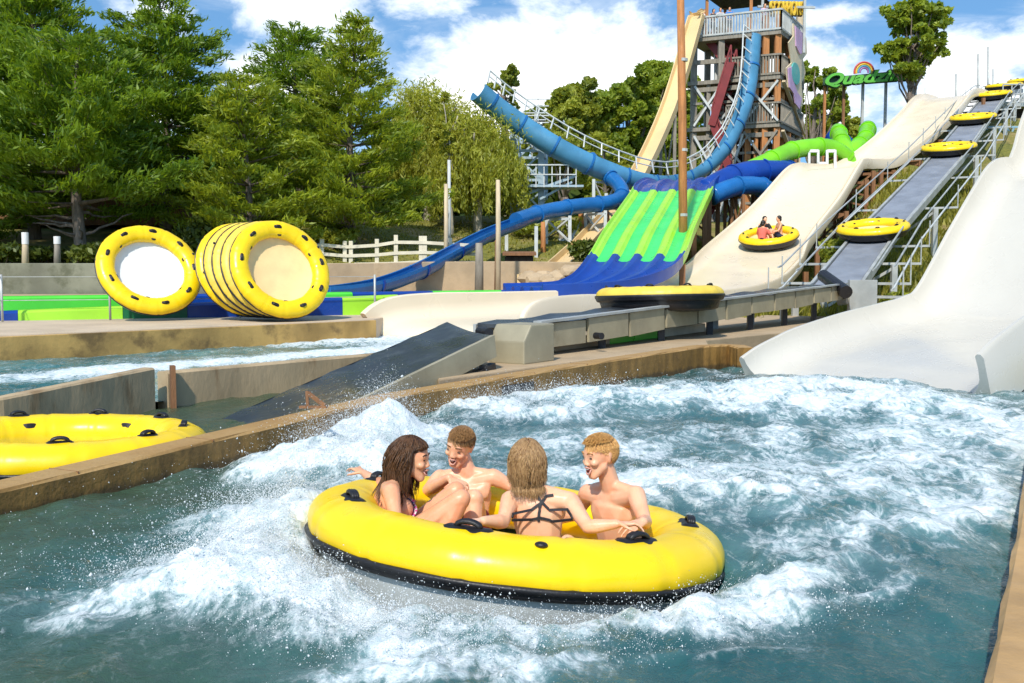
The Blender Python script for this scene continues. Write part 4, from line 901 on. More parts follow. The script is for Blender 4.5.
# painted beam lying on the pavement, white drain pipe
bo = empty('painted_beam', P(640, 343, 16.3), 'long pale beam with a green painted stretch lying under the level conveyor', 'beam')
u0, u1 = P(548, 352, 14.4), P(700, 332, 19.5); u0.z = .42; u1.z = .42
def seg(t0, t1, mt, nm_): m_ = MB(); m_.bar(u0.lerp(u1, t0), u0.lerp(u1, t1), .22, .16); m_.build(nm_, MT[mt], bo, bevel=.01)
seg(0, .30, 'concrete_tan', 'end_piece'); seg(.302, .62, 'green_bright', 'green_piece'); seg(.622, 1, 'fence_cream', 'end_piece')
ro = empty('drain_pipe', P(857, 302, 26), 'thick white bent drain pipe at the foot of the lift', 'pipe')
MB().tube(spline([P(838, 298, 26.4), P(852, 297, 26.2), P(860, 301, 26), P(861, 315, 25.9)], 6), .20, 16).build('body', MT['pvc'], ro, smooth=True)
# lift
lp = [V((7.75, 25.1, .95)), V((8.75, 27.0, 1.2)), V((11.45, 32, 2.62)), V((18, 42.0, 6.25)), V((23.2, 51, 9.05)), V((27.8, 59, 11.5)), V((30.6, 63.5, 12.9)), V((33, 67, 13.6))]
ls = [lp[i].lerp(lp[i+1], k/10) for i in range(len(lp)-1) for k in range(10)]+[lp[-1]]; ol = empty('raft_lift', lp[0], 'long steep raft lift with a grey belt, white rails and steel legs', 'conveyor')
m_ = MB(); m_.sweep(ls, [(-.56, 0), (.56, 0), (.56, -.08), (-.56, -.08)], closed_prof=True, caps=True); m_.build('belt', MT['belt_grey'], ol, fixn=True)
for s in (-1, 1):
    m_ = MB(); m_.sweep(ls, [(s*.60, .05), (s*.69, .05), (s*.69, -.22), (s*.60, -.22)], closed_prof=True, caps=True); m_.build('side_channel', MT['galv'], ol, fixn=True)
    for off, zz in ((1.0, .42), (1.5, .50)):
        m_ = MB(); m_.tube([p+V((s*off*.85, -s*off*.53, zz)) for p in ls[8:-6:2]], .028, 6); m_.build('hand_rail', MT['galv'], ol)
    m_ = MB(); m_.tube([p+V((s*1.25, -s*.78, -.10)) for p in ls[8:-6:2]], .03, 6); m_.build('foot_rail', MT['steel_white'], ol)
for i in range(8, len(ls)-4, 4):
    p = ls[i]; t = ls[i+1]-ls[i-1]; t.z = 0; t.normalize(); c = V((t.y, -t.x, 0)); m_ = MB()
    m_.bar(p-c*1.75+V((0, 0, -.28)), p+c*1.75+V((0, 0, -.28)), .06, .07)
    for s in (-1, 1):
        m_.bar(p+c*s*1.73+V((0, 0, -.28)), p+c*s*1.73+V((0, 0, .50)), .03)
    m_.build('cross_frame', MT['galv'], ol)
    if i % 8 == 0:
        for s in (-1, 1):
            q = p+c*s*1.0; g = ground_z(q.x, q.y)-.3; m_ = MB(); m_.bar((q.x, q.y, g), (q.x, q.y, p.z-.3), .16); m_.build('leg', MT['galv'], ol)
        m_ = MB(); g = ground_z(p.x, p.y); m_.bar(p+c+V((0, 0, -.4)), V((p.x, p.y, g))-c, .08); m_.build('leg_brace', MT['galv'], ol)
def on_lift(px, py):
    best = min(ls, key=lambda p: abs(512+1000*p.x/p.y-px)); return best
gL = 'rafts riding up the lift'
for (px, py, lb) in ((871, 226, 'lowest raft on the lift, wide and flat, just above the grass slope'), (944, 145, 'second raft from the bottom of the lift'), (967, 124, 'third raft from the bottom of the lift'), (985, 104, 'fourth raft from the bottom of the lift'), (997, 91, 'fifth raft of the lift, half hidden by the one in front')):
    i = min(range(len(ls)), key=lambda i: abs(512+1000*ls[i].x/ls[i].y-px)); t = (ls[min(i+1, len(ls)-1)]-ls[i-1]).normalized(); n_ = V((0, 0, 1))-t*t.z*.82
    c = ls[i].copy(); c.x += (px-(512+1000*c.x/c.y))*c.y/1000
    raft(raftC, lb, c+V((0, 0, .10)), n_, px*.1, gL)
raft(raftC, 'yellow raft at the top of the lift, cut by the right frame edge', P(1026, 84, 66), (-.1, -.12, 1), .4, gL)
# raft on the level conveyor, raft on the cream slide
cc = cs.lerp(ce, .335)+lf*(WB*.5); raft(raftB, 'weathered yellow raft with a wide black underside riding the level conveyor', cc+V((0, 0, -.05)), (-.02, .03, 1), 1.1)
tsl = (V(cp[7])-V(cp[5])).normalized(); nsl = V((0, 0, 1))-tsl*tsl.z; RS = V((9.72, 38.0, 2.60)); RSN = nsl.normalized()
raft(raftC, 'small far yellow raft with riders sliding down the cream slide', RS+V((0, 0, .1)), RSN, .9)
# lift head station
st = empty('lift_station', P(1015, 105, 66), 'steel lift head platform with a dark underside at the right edge', 'platform')
q = P(1016, 108, 64.5); m_ = MB(); m_.box((q.x+1.6, q.y+1.0, q.z), (6.5, 5, .3)); m_.build('deck', MT['galv'], st)
m_ = MB(); m_.box((q.x+1.8, q.y+1.2, q.z-1.1), (5.4, 3.6, 1.8)); m_.build('underside', MT['dark'], st)
for dx in (-1.4, 1.2): m_ = MB(); m_.bar((q.x+dx, q.y-1.4, 8), (q.x+dx, q.y-1.4, q.z-.15), .25); m_.build('column', MT['galv'], st)
m_ = MB()
for k in range(12): m_.bar((q.x-1.6+.55*k, q.y-1.5, q.z+.15), (q.x-1.6+.55*k, q.y-1.5, q.z+1.2), .06)
m_.bar((q.x-1.6, q.y-1.5, q.z+1.2), (q.x+4.5, q.y-1.5, q.z+1.2), .08); m_.build('railing', MT['galv'], st)
# light blue lattice under the lift head
lt = empty('lattice_truss', P(985, 135, 58), 'light blue lattice truss under the top of the lift', 'truss'); m_ = MB()
for k in range(7): a = P(965+7*k, 142, 58); b_ = P(972+7*k, 128, 58); m_.bar(a, b_, .08); m_.bar(P(965+7*k, 128, 58.1), P(972+7*k, 142, 58.1), .08)
m_.bar(P(963, 127, 58.2), P(1018, 127, 58.2), .1); m_.bar(P(963, 143, 58.2), P(1018, 143, 58.2), .1); m_.build('web', M_('light blue steel', (.25, .42, .52), .5), lt)
# ---------------------------------------------------------------- people
def skin_mat(name, col):
    m, nt, b = new_mat(name); L = nt.links.new
    n1 = noise(nt, 9, 5, .6); n2 = noise(nt, 60, 3, .5)
    c = mix(nt, ramp(nt, n1, .35, .7), col, (min(1, col[0]*1.03), col[1]*.82, col[2]*.75))
    L(c, b.inputs['Base Color']); b.inputs['Roughness'].default_value = .38; b.inputs['Specular IOR Level'].default_value = .4
    b.inputs['Subsurface Weight'].default_value = .12; b.inputs['Subsurface Radius'].default_value = (.03, .012, .006); b.inputs['Subsurface Scale'].default_value = .5
    bump(nt, b, n2, .12, .004); return m
SK1, SK2, SK3, SK4 = [skin_mat('skin', c) for c in ((.74, .40, .235), (.80, .455, .285), (.80, .47, .295), (.80, .455, .285))]
MT['mouth'] = M_('mouth inside', (.12, .015, .015), .4, .1); MT['teeth'] = M_('teeth', (.8, .76, .68), .3, .05); MT['lips'] = M_('lips', (.62, .31, .24), .4, .1); MT['eye'] = M_('dark eyes', (.035, .02, .014), .25, .1); MT['sclera'] = M_('eye white', (.75, .72, .68), .3, .03)
def hair_mat(name, dark, light):
    m, nt, b = new_mat(name); L = nt.links.new
    at = ND(nt, 'ShaderNodeAttribute', attribute_name='tint'); c = mix(nt, at.outputs['Fac'], dark, light)
    L(c, b.inputs['Base Color']); b.inputs['Roughness'].default_value = .38; b.inputs['Specular IOR Level'].default_value = .35; return m
ICO = {}
for _n in (1, 2, 3):
    _b = bmesh.new(); bmesh.ops.create_icosphere(_b, subdivisions=_n, radius=1); ICO[_n] = [v.co.copy() for v in _b.verts]; _b.free()
def hull_pair(bm, a, ra, b_, rb, n=2):
    """convex hull of two spheres / ellipsoids (radius may be (Matrix3, (rx,ry,rz))), added to bm"""
    t = bmesh.new(); vs = []
    for c, r in ((a, ra), (b_, rb)):
        for u in ICO[n]:
            vs.append(t.verts.new(V(c)+(r[0] @ V((u.x*r[1][0], u.y*r[1][1], u.z*r[1][2])) if isinstance(r, tuple) else u*r)))
    bmesh.ops.convex_hull(t, input=vs)
    loose = [v for v in t.verts if not v.link_faces]
    bmesh.ops.delete(t, geom=loose, context='VERTS')
    me = bpy.data.meshes.new('hull'); t.to_mesh(me); t.free(); bm.from_mesh(me); bpy.data.meshes.remove(me)
def ball(bm, c, r, M=None, n=3):
    for v in bmesh.ops.create_icosphere(bm, subdivisions=n, radius=1)['verts']:
        q = V((v.co.x*r[0], v.co.y*r[1], v.co.z*r[2])) if isinstance(r, tuple) else v.co*r
        v.co = V(c)+((M @ q) if M is not None else q)
def fuse(bm, name, vox, smooth=5, fac=.5):
    me = bpy.data.meshes.new(name); bmesh.ops.recalc_face_normals(bm, faces=bm.faces); bm.to_mesh(me); bm.free()
    ob = bpy.data.objects.new(name, me); COL.objects.link(ob)
    rm = ob.modifiers.new('r', 'REMESH'); rm.mode = 'VOXEL'; rm.voxel_size = vox
    s = ob.modifiers.new('s', 'SMOOTH'); s.factor = fac; s.iterations = smooth+2
    dg = bpy.context.evaluated_depsgraph_get(); out = bpy.data.meshes.new_from_object(ob.evaluated_get(dg)); out.name = name
    bpy.data.objects.remove(ob); bpy.data.meshes.remove(me)
    out.polygons.foreach_set('use_smooth', [True]*len(out.polygons)); return out
def frame(f, up=(0, 0, 1)):
    f = V(f).normalized(); l = V(up).cross(f).normalized(); u = f.cross(l).normalized()
    return Matrix((f, l, u)).transposed()          # columns: front, left, up
def hand(bm, wr, d, n, s=1.0, curl=.5, left=True):
    d = V(d).normalized(); n = V(n); n = (n-d*n.dot(d)).normalized(); x = d.cross(n).normalized()*(1 if left else -1)
    K = [wr+d*.088*s+x*(.033-.022*i)*s-n*(.004*abs(i-1.3))*s for i in range(4)]
    hull_pair(bm, wr+d*.015*s, (Matrix((x, d, n)).transposed(), (.027*s, .02*s, .017*s)), wr+d*.078*s, (Matrix((x, d, n)).transposed(), (.041*s, .018*s, .014*s)))
    for i, Ln in enumerate((.068, .078, .072, .055)):
        p = K[i]; a = .12; r = .0088*s
        dirr = (d+x*(.10-.07*i)).normalized()
        for j, fr in enumerate((.45, .32, .25)):
            a += curl*(.6, .8, .6)[j]; q = p+(dirr*math.cos(a)+n*math.sin(a))*Ln*s*fr; hull_pair(bm, p, r, q, r*.92, 1); p = q; r *= .92
    p = wr+d*.022*s+x*.025*s; q = p+(d*.6+x*.75+n*.35).normalized()*.040*s; w2 = q+(d*.85+x*.25+n*.45).normalized()*.032*s; w3 = w2+(d*.9-x*.1+n*.5).normalized()*.026*s
    hull_pair(bm, p, .014*s, q, .0115*s, 1); hull_pair(bm, q, .0112*s, w2, .010*s, 1); hull_pair(bm, w2, .010*s, w3, .0085*s, 1)
def head_shapes(bm, c, Mh, fem=False, s=1.0):
    def T(x, y, z): return c+Mh @ V((x*s, y*s, z*s))
    def E(p, r): ball(bm, T(*p), tuple(q*s for q in r), Mh)
    E((-.012, 0, .030), (.098, .077, .092)); E((.030, 0, .012), (.066, .066, .085))
    j = .88 if fem else 1.0
    hull_pair(bm, T(.022, .040*j, -.048), .030*s, T(.066, .014*j, -.098), .019*s); hull_pair(bm, T(.022, -.040*j, -.048), .030*s, T(.066, -.014*j, -.098), .019*s); hull_pair(bm, T(.066, .014*j, -.098), .019*s, T(.066, -.014*j, -.098), .019*s)
    hull_pair(bm, T(.02, 0, -.03), .055*s, T(.060, 0, -.080), .028*s); hull_pair(bm, T(.030, 0, -.005), .060*s, T(.05, 0, -.055), .038*s)
    hull_pair(bm, T(.080, .036, .030), .013*s, T(.080, -.036, .030), .013*s)               # brow
    hull_pair(bm, T(.084, 0, .018), .008*s, T(.101, 0, -.022), .0105*s); ball(bm, T(.095, .011, -.027), .0095*s); ball(bm, T(.095, -.011, -.027), .0095*s)   # nose
    for sy in (1, -1):
        E((.066, sy*.040, -.020), (.026, .022, .020))                                         # cheek
        hull_pair(bm, T(-.012, sy*.078, .012), (Mh, (.016*s, .006*s, .022*s)), T(-.006, sy*.073, -.022), (Mh, (.010*s, .006*s, .012*s)))   # ear
    return T
def face_parts(o, c, Mh, s=1.0, smile=.6, open_=1.0, brow=None, fem=False):
    def T(x, y, z): return c+Mh @ V((x*s, y*s, z*s))
    for sy in (1, -1):
        mb = MB(); mb.ell(T(.0850, sy*.034, .009), (.0055*s, .0125*s, .0036*s), Mh @ Matrix.Rotation(sy*.10, 3, 'X'), 12, 6); mb.build('eye', MT['eye'], o, smooth=True)
        if brow: mb = MB(); mb.tube([T(.0915, sy*.016, .034), T(.0915, sy*.034, .040), T(.079, sy*.054, .034)], [.0035*s, .0042*s, .0022*s], 6); mb.build('eyebrow', brow, o, smooth=True)
    mb = MB(); mb.ell(T(.088, 0, -.060), (.011*s, .018*s, (.004+.008*open_)*s), Mh, 16, 10); mb.build('mouth', MT['mouth'], o, smooth=True)
    mb = MB(); mb.ell(T(.0935, 0, -.052), (.008*s, .013*s, .0035*s), Mh, 12, 6); mb.build('teeth', MT['teeth'], o, smooth=True)
    mb = MB(); z1 = .012+.010*open_
    mb.tube([T(.083, .023, -.057+.005*smile), T(.099, .011, -.060+z1*.75), T(.101, 0, -.061+z1*.72), T(.099, -.011, -.060+z1*.75), T(.083, -.023, -.057+.005*smile)], [.003*s, .0048*s, .0045*s, .0048*s, .003*s], 8)
    mb.tube([T(.083, .023, -.057+.005*smile), T(.094, .012, -.060-z1*.75), T(.096, 0, -.060-z1*.85), T(.094, -.012, -.060-z1*.75), T(.083, -.023, -.057+.005*smile)], [.003*s, .0052*s, .006*s, .0052*s, .003*s], 8); mb.build('lips', MT['lips'], o, smooth=True)
def strands_mesh(paths, r0, tints, ns=4):
    vs = []; fs = []; ft = []
    for pth, tn in zip(paths, tints):
        k = len(pth); b = len(vs); ref = None
        for i, p in enumerate(pth):
            t = (pth[min(i+1, k-1)]-pth[max(i-1, 0)]); t = t.normalized() if t.length > 1e-9 else V((0, 0, -1))
            ref = t.orthogonal().normalized() if ref is None else (ref-t*ref.dot(t)).normalized(); q = t.cross(ref)
            r = r0*(1-.75*(i/(k-1))**1.6)*(.6 if i == 0 else 1)
            for j in range(ns): a = 2*PI*j/ns; vs.append(p+(ref*math.cos(a)+q*math.sin(a))*r)
        for i in range(k-1):
            for j in range(ns): fs.append((b+i*ns+j, b+i*ns+(j+1) % ns, b+(i+1)*ns+(j+1) % ns, b+(i+1)*ns+j)); ft.append(tn)
    me = bpy.data.meshes.new('hair'); me.from_pydata([tuple(v) for v in vs], [], fs); me.polygons.foreach_set('use_smooth', [True]*len(fs))
    at = me.attributes.new('tint', 'FLOAT', 'FACE'); at.data.foreach_set('value', ft); return me
SCALP = (.101, .079, .095); SC0 = V((-.012, 0, .030))
def hair(o, c, Mh, mat, style, s=1.0, n=700, seed=1, grav=V((0, 0, -1)), extra=None):
    rs = random.Random(seed); paths = []; tints = []
    def onhead(d): return V((d.x*SCALP[0], d.y*SCALP[1], d.z*SCALP[2]))+SC0
    tries = 0
    while len(paths) < n and tries < n*12:
        tries += 1
        d = V((rs.gauss(0, 1), rs.gauss(0, 1), rs.gauss(0, 1))).normalized(); q = onhead(d)
        # hairline: above the forehead, over the ears, down to the nape
        lim = .052 if q.x > .045 else (.052-(.045-q.x)*1.05 if q.x > -.05 else -.055)
        if style == 'long': lim = .055 if q.x > .05 else (.055-(.05-q.x)*1.3 if q.x > -.04 else -.07)
        if abs(q.y) > .06 and q.x > .0: lim = max(lim, .03-.2*(.06-q.x) if style != 'long' else .02)
        if q.z < lim: continue
        if style == 'short':
            Ln = .034 if q.z > .085 else (.018 if q.z > .05 else .009); Ln *= rs.uniform(.7, 1.2)
            nrm = V((d.x/SCALP[0], d.y/SCALP[1], d.z/SCALP[2])).normalized()
            g = (nrm*.5+V((.85 if q.z > .085 else -.1, rs.uniform(-.2, .2)+.35, .05 if q.z > .085 else -.9))).normalized()
            pth = []; p = q*.985
            for i in range(5): pth.append(c+Mh @ (p*s)); p = p+g*Ln/4; g = (g+V((.12, .10, -.22))).normalized()
        else:
            nrm = V((d.x/SCALP[0], d.y/SCALP[1], d.z/SCALP[2])).normalized(); Lt = extra['len']*rs.uniform(.55, 1.12); k = 13; p = c+Mh @ (q*.99*s); gl = grav.normalized()
            part = Mh @ V((-.25, .9*(1 if q.y > 0 else -1), .1)); vel = (Mh @ nrm*.9+part*.6).normalized(); pth = [p]
            wob = rs.uniform(0, 6.28); jit = V((rs.uniform(-1, 1), rs.uniform(-1, 1), 0))*.10
            for i in range(1, k):
                vel = (vel*.62+gl*.55+jit*.15+V((math.sin(wob+i*.9), math.cos(wob+i*1.1), 0))*extra.get('wave', .05)).normalized(); p = p+vel*Lt/(k-1)
                loc = Mh.transposed() @ (p-c)/s-SC0; e = math.sqrt((loc.x/SCALP[0])**2+(loc.y/SCALP[1])**2+(loc.z/SCALP[2])**2)
                if e < 1.07: loc *= 1.07/e; p = c+Mh @ ((loc+SC0)*s)
                if loc.z < .04 and loc.x > .045: loc.x = .045; p = c+Mh @ ((loc+SC0)*s)
                if extra.get('push'): p = extra['push'](p)
                pth.append(p)
        paths.append(pth); tints.append(min(1, max(0, rs.gauss(.5, .24))))
    me = strands_mesh(paths, (.0019 if style == 'short' else extra.get('r', .0065))*s, tints); ob = link('hair', me, o, [mat])
    return ob
def person(name, label, J, skin, vox=.0055, female=False, trunks=None, group=None, hands=True, face=True, s=1.0):
    J = {k: V(v) for k, v in J.items()}
    bm = bmesh.new(); Mh = frame(J['face'], J.get('hup', (0, 0, 1))); hc = J['head']
    sx = (J['shL']-J['shR']).normalized(); up = (J['neck']-J['pelvis']).normalized(); fr = sx.cross(up)*1.0; fr.normalize(); sx = up.cross(fr).normalized(); Mt = Matrix((sx, fr, up)).transposed()
    f_ = .90 if female else 1.0
    chest = J['pelvis'].lerp(J['neck'], .70)+J.get('chestoff', V((0, 0, 0))); waist = J['pelvis'].lerp(J['neck'], .34)+J.get('chestoff', V((0, 0, 0)))*.6
    E = lambda a, b_, c_: (Mt, (a*s, b_*s, c_*s))
    hull_pair(bm, chest, E(.150*f_, .100*f_, .125), waist, E(.122*f_, .088*f_, .09)); hull_pair(bm, waist, E(.120*f_, .088*f_, .09), J['pelvis'], E(.155, .105, .09))
    if female:
        for q in (-1, 1): ball(bm, chest+sx*q*.072*s+fr*.075*s-up*.01*s, (.064*s, .058*s, .062*s), Mt)
    hull_pair(bm, chest+up*.08*s, E(.125*f_, .07, .05), J['neck']-up*.02*s, .05*s)
    if not female:
        for q in (-1, 1): hull_pair(bm, chest+sx*q*.07*s+fr*-.065*s*-1+up*.03*s, E(.068, .026, .05), chest+sx*q*.10*s+fr*.045*s+up*.06*s, E(.045, .036, .04))
    for side in 'LR':
        sh = J['sh'+side]; el = J['el'+side]; wr = J['wr'+side]
        hull_pair(bm, chest+up*.075*s+(sh-chest-up*.075*s)*.25, .062*s, sh, .054*f_*s)
        hull_pair(bm, J['neck']+up*.015*s, .036*s, sh+up*.008*s, .038*s)
        hull_pair(bm, sh, .054*f_*s, sh.lerp(el, .35), .049*f_*s); hull_pair(bm, sh.lerp(el, .35), .047*f_*s, el, .036*f_*s)
        m_ = el.lerp(wr, .28); hull_pair(bm, el, .037*f_*s, m_, .041*f_*s); hull_pair(bm, m_, .040*f_*s, wr, .026*f_*s)
        if hands: hand(bm, wr, J.get('hd'+side, wr-el), J.get('hn'+side, V((0, 0, -1))), s*(.92 if female else 1.0), J['curl'+side].x if ('curl'+side) in J else .45, left=(side == 'L'))
        else: ball(bm, wr+(wr-el).normalized()*.07*s, .045*s)
        hp, kn, an = J['hip'+side], J['kn'+side], J['an'+side]
        hull_pair(bm, J['pelvis'].lerp(hp, .6), .10*s, hp, .090*s); hull_pair(bm, hp, .088*s, hp.lerp(kn, .45), .076*s); hull_pair(bm, hp.lerp(kn, .45), .076*s, kn, .056*s)
        ball(bm, kn+(kn-(hp+an)/2).normalized()*.012*s, .050*s); m_ = kn.lerp(an, .32); hull_pair(bm, kn, .052*s, m_, .055*s); hull_pair(bm, m_, .054*s, an, .036*s)
        fd = V(J.get('fd'+side, (an-hp).normalized())); fd = fd.normalized(); hull_pair(bm, an+V((0, 0, -.03))*s, .034*s, an+fd*.13*s+V((0, 0, -.05))*s, .028*s); hull_pair(bm, an+fd*.12*s+V((0, 0, -.05))*s, .034*s, an+fd*.19*s+V((0, 0, -.06))*s, .02*s)
    hull_pair(bm, J['neck'], .056*f_*s, hc+Mh @ V((-.018, 0, -.06))*s, .051*f_*s)
    head_shapes(bm, hc, Mh, female, s)
    me = fuse(bm, name, vox); me.materials.append(skin)
    o = bpy.data.objects.new(name, me); COL.objects.link(o); tag(o, label, 'person', group)
    if trunks is not None:
        bm = bmesh.new(); g = .012*s
        hull_pair(bm, J['pelvis']+up*.05*s, (Mt, (.150*s, .105*s, .05*s)), J['pelvis'], (Mt, (.155*s+g, .105*s+g, .09*s)))
        for side in 'LR': hp, kn = J['hip'+side], J['kn'+side]; hull_pair(bm, J['pelvis'].lerp(hp, .6), .10*s+g, hp, .092*s+g); hull_pair(bm, hp, .092*s+g, hp.lerp(kn, .6), .074*s+g*1.3)
        t = fuse(bm, 'swim_trunks', max(vox, .009), 3); link('swim_trunks', t, o, [trunks])
    if face: face_parts(o, hc, Mh, s, J['smile'].x if 'smile' in J else .6, J['open'].x if 'open' in J else 1.0, J_brow.get(name+label), female)
    return o, Mh, hc, Mt, chest
J_brow = {}
def bvh_of(o): return BVHTree.FromPolygons([v.co for v in o.data.vertices], [p.vertices for p in o.data.polygons])
def strap(o, name, pts, toward, mat, w=.012, n=10, th=.006):
    """a cloth strap laid on the body: pts run near the surface, pressed along -toward"""
    bv = bvh_of(o); pts = [V(p) for p in pts]; out = []; nr = []
    for i in range(len(pts)-1):
        for k in range(n if i < len(pts)-2 else n+1):
            q = pts[i].lerp(pts[i+1], k/n); h = bv.find_nearest(q); out.append(h[0]+h[1]*th*.4); nr.append(h[1])
    mb = MB(); mb.sweep(out, [(-w/2, 0), (-w/2, th), (w/2, th), (w/2, 0)], ups=nr, closed_prof=True, caps=True)
    return mb.build(name, mat, o, smooth=False)
TRK = [M_('navy swim fabric', (.02, .03, .08), .8, .3), M_('red swim fabric', (.35, .03, .03), .8, .3)]
# scale of the riders at the raft: 5.35 m away
def Q(px, py, Y): return P(px, py, Y)
HR_A = hair_mat('wet brown hair', (.022, .010, .005), (.16, .075, .032)); HR_B = hair_mat('short brown hair', (.15, .075, .028), (.40, .22, .09)); HR_C = hair_mat('dark blonde hair', (.14, .065, .024), (.50, .31, .14)); HR_D = hair_mat('ginger blond hair', (.40, .19, .05), (.78, .46, .16))
# -- man on the right, torso turned to the left, laughing
lab = 'shirtless man with ginger blond hair laughing at the right side of the raft'; J_brow['person'+lab] = HR_D
hd = Q(600.5, 456, 5.42)
J = dict(head=hd, face=(-.86, -.46, -.14), hup=(-.08, 0, 1), neck=Q(611, 487, 5.46), pelvis=Q(619, 566, 5.56), shL=Q(588, 493, 5.60), shR=Q(636, 495, 5.34), elR=Q(645, 522, 5.16), wrR=Q(643, 522, 4.98), elL=Q(577, 513, 5.80), wrL=Q(560, 520, 5.92),
         hipL=Q(610, 570, 5.62), hipR=Q(614, 574, 5.44), knL=Q(568, 545, 5.72), knR=Q(570, 548, 5.40), anL=Q(540, 588, 5.62), anR=Q(542, 590, 5.34), hdR=(-.35, -.35, -.06), hnR=(-.1, .2, -1), curlR=(.35, 0, 0), hdL=(-.7, .3, -.2), open=(1.25, 0, 0), smile=(1, 0, 0))
o, Mh, hc, Mt, ch = person('person', lab, J, SK4, trunks=TRK[0]); hair(o, hc, Mh, HR_D, 'short', n=6000, seed=3); manR = o
for sd in (.055, -.055):
    bv = bvh_of(o); fr_ = Mt.col[1]; q = ch+Mt.col[0]*sd+Mt.col[2]*-.02+fr_*.13; h = bv.find_nearest(q)
    mb = MB(); mb.ell(h[0], (.010, .010, .003), frame(h[1].orthogonal(), h[1]) if False else h[1].to_track_quat('Z', 'Y').to_matrix(), 10, 6); mb.build('nipple', MT['lips'], o, smooth=True)
# -- man at the back left, looking down and laughing
lab = 'shirtless man with short brown hair grinning at the back of the raft'; J_brow['person'+lab] = HR_B
hd = Q(460, 446, 5.98)
J = dict(head=hd, face=(-.42, -.86, -.30), hup=(.16, -.2, 1), neck=Q(468, 474, 6.02), pelvis=Q(468, 545, 6.02), shL=Q(493, 477, 6.0), shR=Q(440, 478, 6.02), elL=Q(512, 487, 6.0), wrL=Q(531, 487, 5.85), elR=Q(428, 490, 5.9), wrR=Q(449, 478, 5.72),
         hipL=Q(478, 548, 5.95), hipR=Q(455, 548, 5.95), knL=Q(474, 500, 5.52), knR=Q(450, 497, 5.55), anL=Q(470, 560, 5.42), anR=Q(446, 560, 5.45), hdL=(.8, -.4, -.1), hnL=(0, 0, -1), hdR=(.7, -.2, -.35), hnR=(.1, .3, -1), curlR=(.6, 0, 0), open=(1.1, 0, 0), smile=(1.2, 0, 0))
o, Mh, hc, Mt, ch = person('person', lab, J, SK2, trunks=TRK[1]); hair(o, hc, Mh, HR_B, 'short', n=6000, seed=4)
# -- woman at the left in profile, wet brown hair
lab = 'woman with long wet brown hair in profile at the left of the raft'; J_brow['person'+lab] = HR_A
hd = Q(411, 459, 5.38)
pp = Q(385, 545, 5.42)
J = dict(head=hd, face=(.97, -.20, -.10), hup=(.10, 0, 1), neck=Q(396, 483, 5.40), pelvis=pp, shL=Q(388, 487, 5.58), shR=Q(391, 492, 5.20), elR=Q(396, 522, 5.06), wrR=Q(425, 530, 5.10), elL=Q(374, 481, 5.86), wrL=Q(364, 473, 6.0),
         hipL=Q(394, 548, 5.52), hipR=Q(394, 550, 5.30), knL=Q(455, 492, 5.50), knR=Q(460, 500, 5.28), anL=Q(428, 550, 5.42), anR=Q(432, 556, 5.22), hdL=(-.5, .5, .15), hnL=(0, 0, -1), hdR=(.8, .1, -.2), hnR=(0, 0, -1), fdL=(.9, 0, -.1), fdR=(.9, 0, -.1), chestoff=(-.02, 0, 0), open=(.6, 0, 0), smile=(1, 0, 0))
o, Mh, hc, Mt, ch = person('person', lab, J, SK1, female=True); womL = o
def pushL(p):
    a = J['neck']; b_ = J['pelvis']; t = max(0, min(1, (p-a).dot(b_-a)/(b_-a).length_squared)); c = a.lerp(b_, t); d = p-c; R_ = .085+.05*min(1, t*3)
    return c+d.normalized()*R_ if d.length < R_ else p
hair(o, hc, Mh, HR_A, 'long', n=3600, seed=5, grav=V((-.06, -.05, -1)), extra=dict(len=.25, wave=.30, r=.0019, push=pushL))
bik, bnt, bb = new_mat('pink patterned bikini'); vv = noise(bnt, 55, 2, .5); bcol = mix(bnt, ramp(bnt, vv, .46, .5), (.75, .72, .74), (.70, .05, .26)); vv2 = noise(bnt, 70, 2, .5); bcol = mix(bnt, ramp(bnt, vv2, .6, .63), bcol, (.12, .06, .30)); bnt.links.new(bcol, bb.inputs['Base Color'])
chF = ch+Mt.col[1]*.12-Mt.col[2]*.01
strap(o, 'bikini_top', [ch+Mt.col[0]*-.15+Mt.col[1]*.02-Mt.col[2]*.06, chF+Mt.col[0]*-.07-Mt.col[2]*.02, chF, chF+Mt.col[0]*.07-Mt.col[2]*.02, ch+Mt.col[0]*.15-Mt.col[2]*.06], None, bik, .085, th=.008)
strap(o, 'bikini_strap', [ch+Mt.col[0]*.14+Mt.col[1]*-.03-Mt.col[2]*.06, ch-Mt.col[1]*.13-Mt.col[2]*.06, ch+Mt.col[0]*-.14+Mt.col[1]*.02-Mt.col[2]*.06], None, TRK[0], .016)
strap(o, 'neck_strap', [chF+Mt.col[0]*-.06+Mt.col[2]*.02, J['neck']+Mt.col[0]*-.06+Mt.col[1]*.05, J['neck']-Mt.col[1]*.07, J['neck']+Mt.col[0]*.06+Mt.col[1]*.05], None, TRK[0], .010)
strap(o, 'bikini_bottom', [J['pelvis']+Mt.col[0]*-.17, J['pelvis']+Mt.col[1]*.14, J['pelvis']+Mt.col[0]*.17, J['pelvis']-Mt.col[1]*.14, J['pelvis']+Mt.col[0]*-.17], None, bik, .10, th=.008)
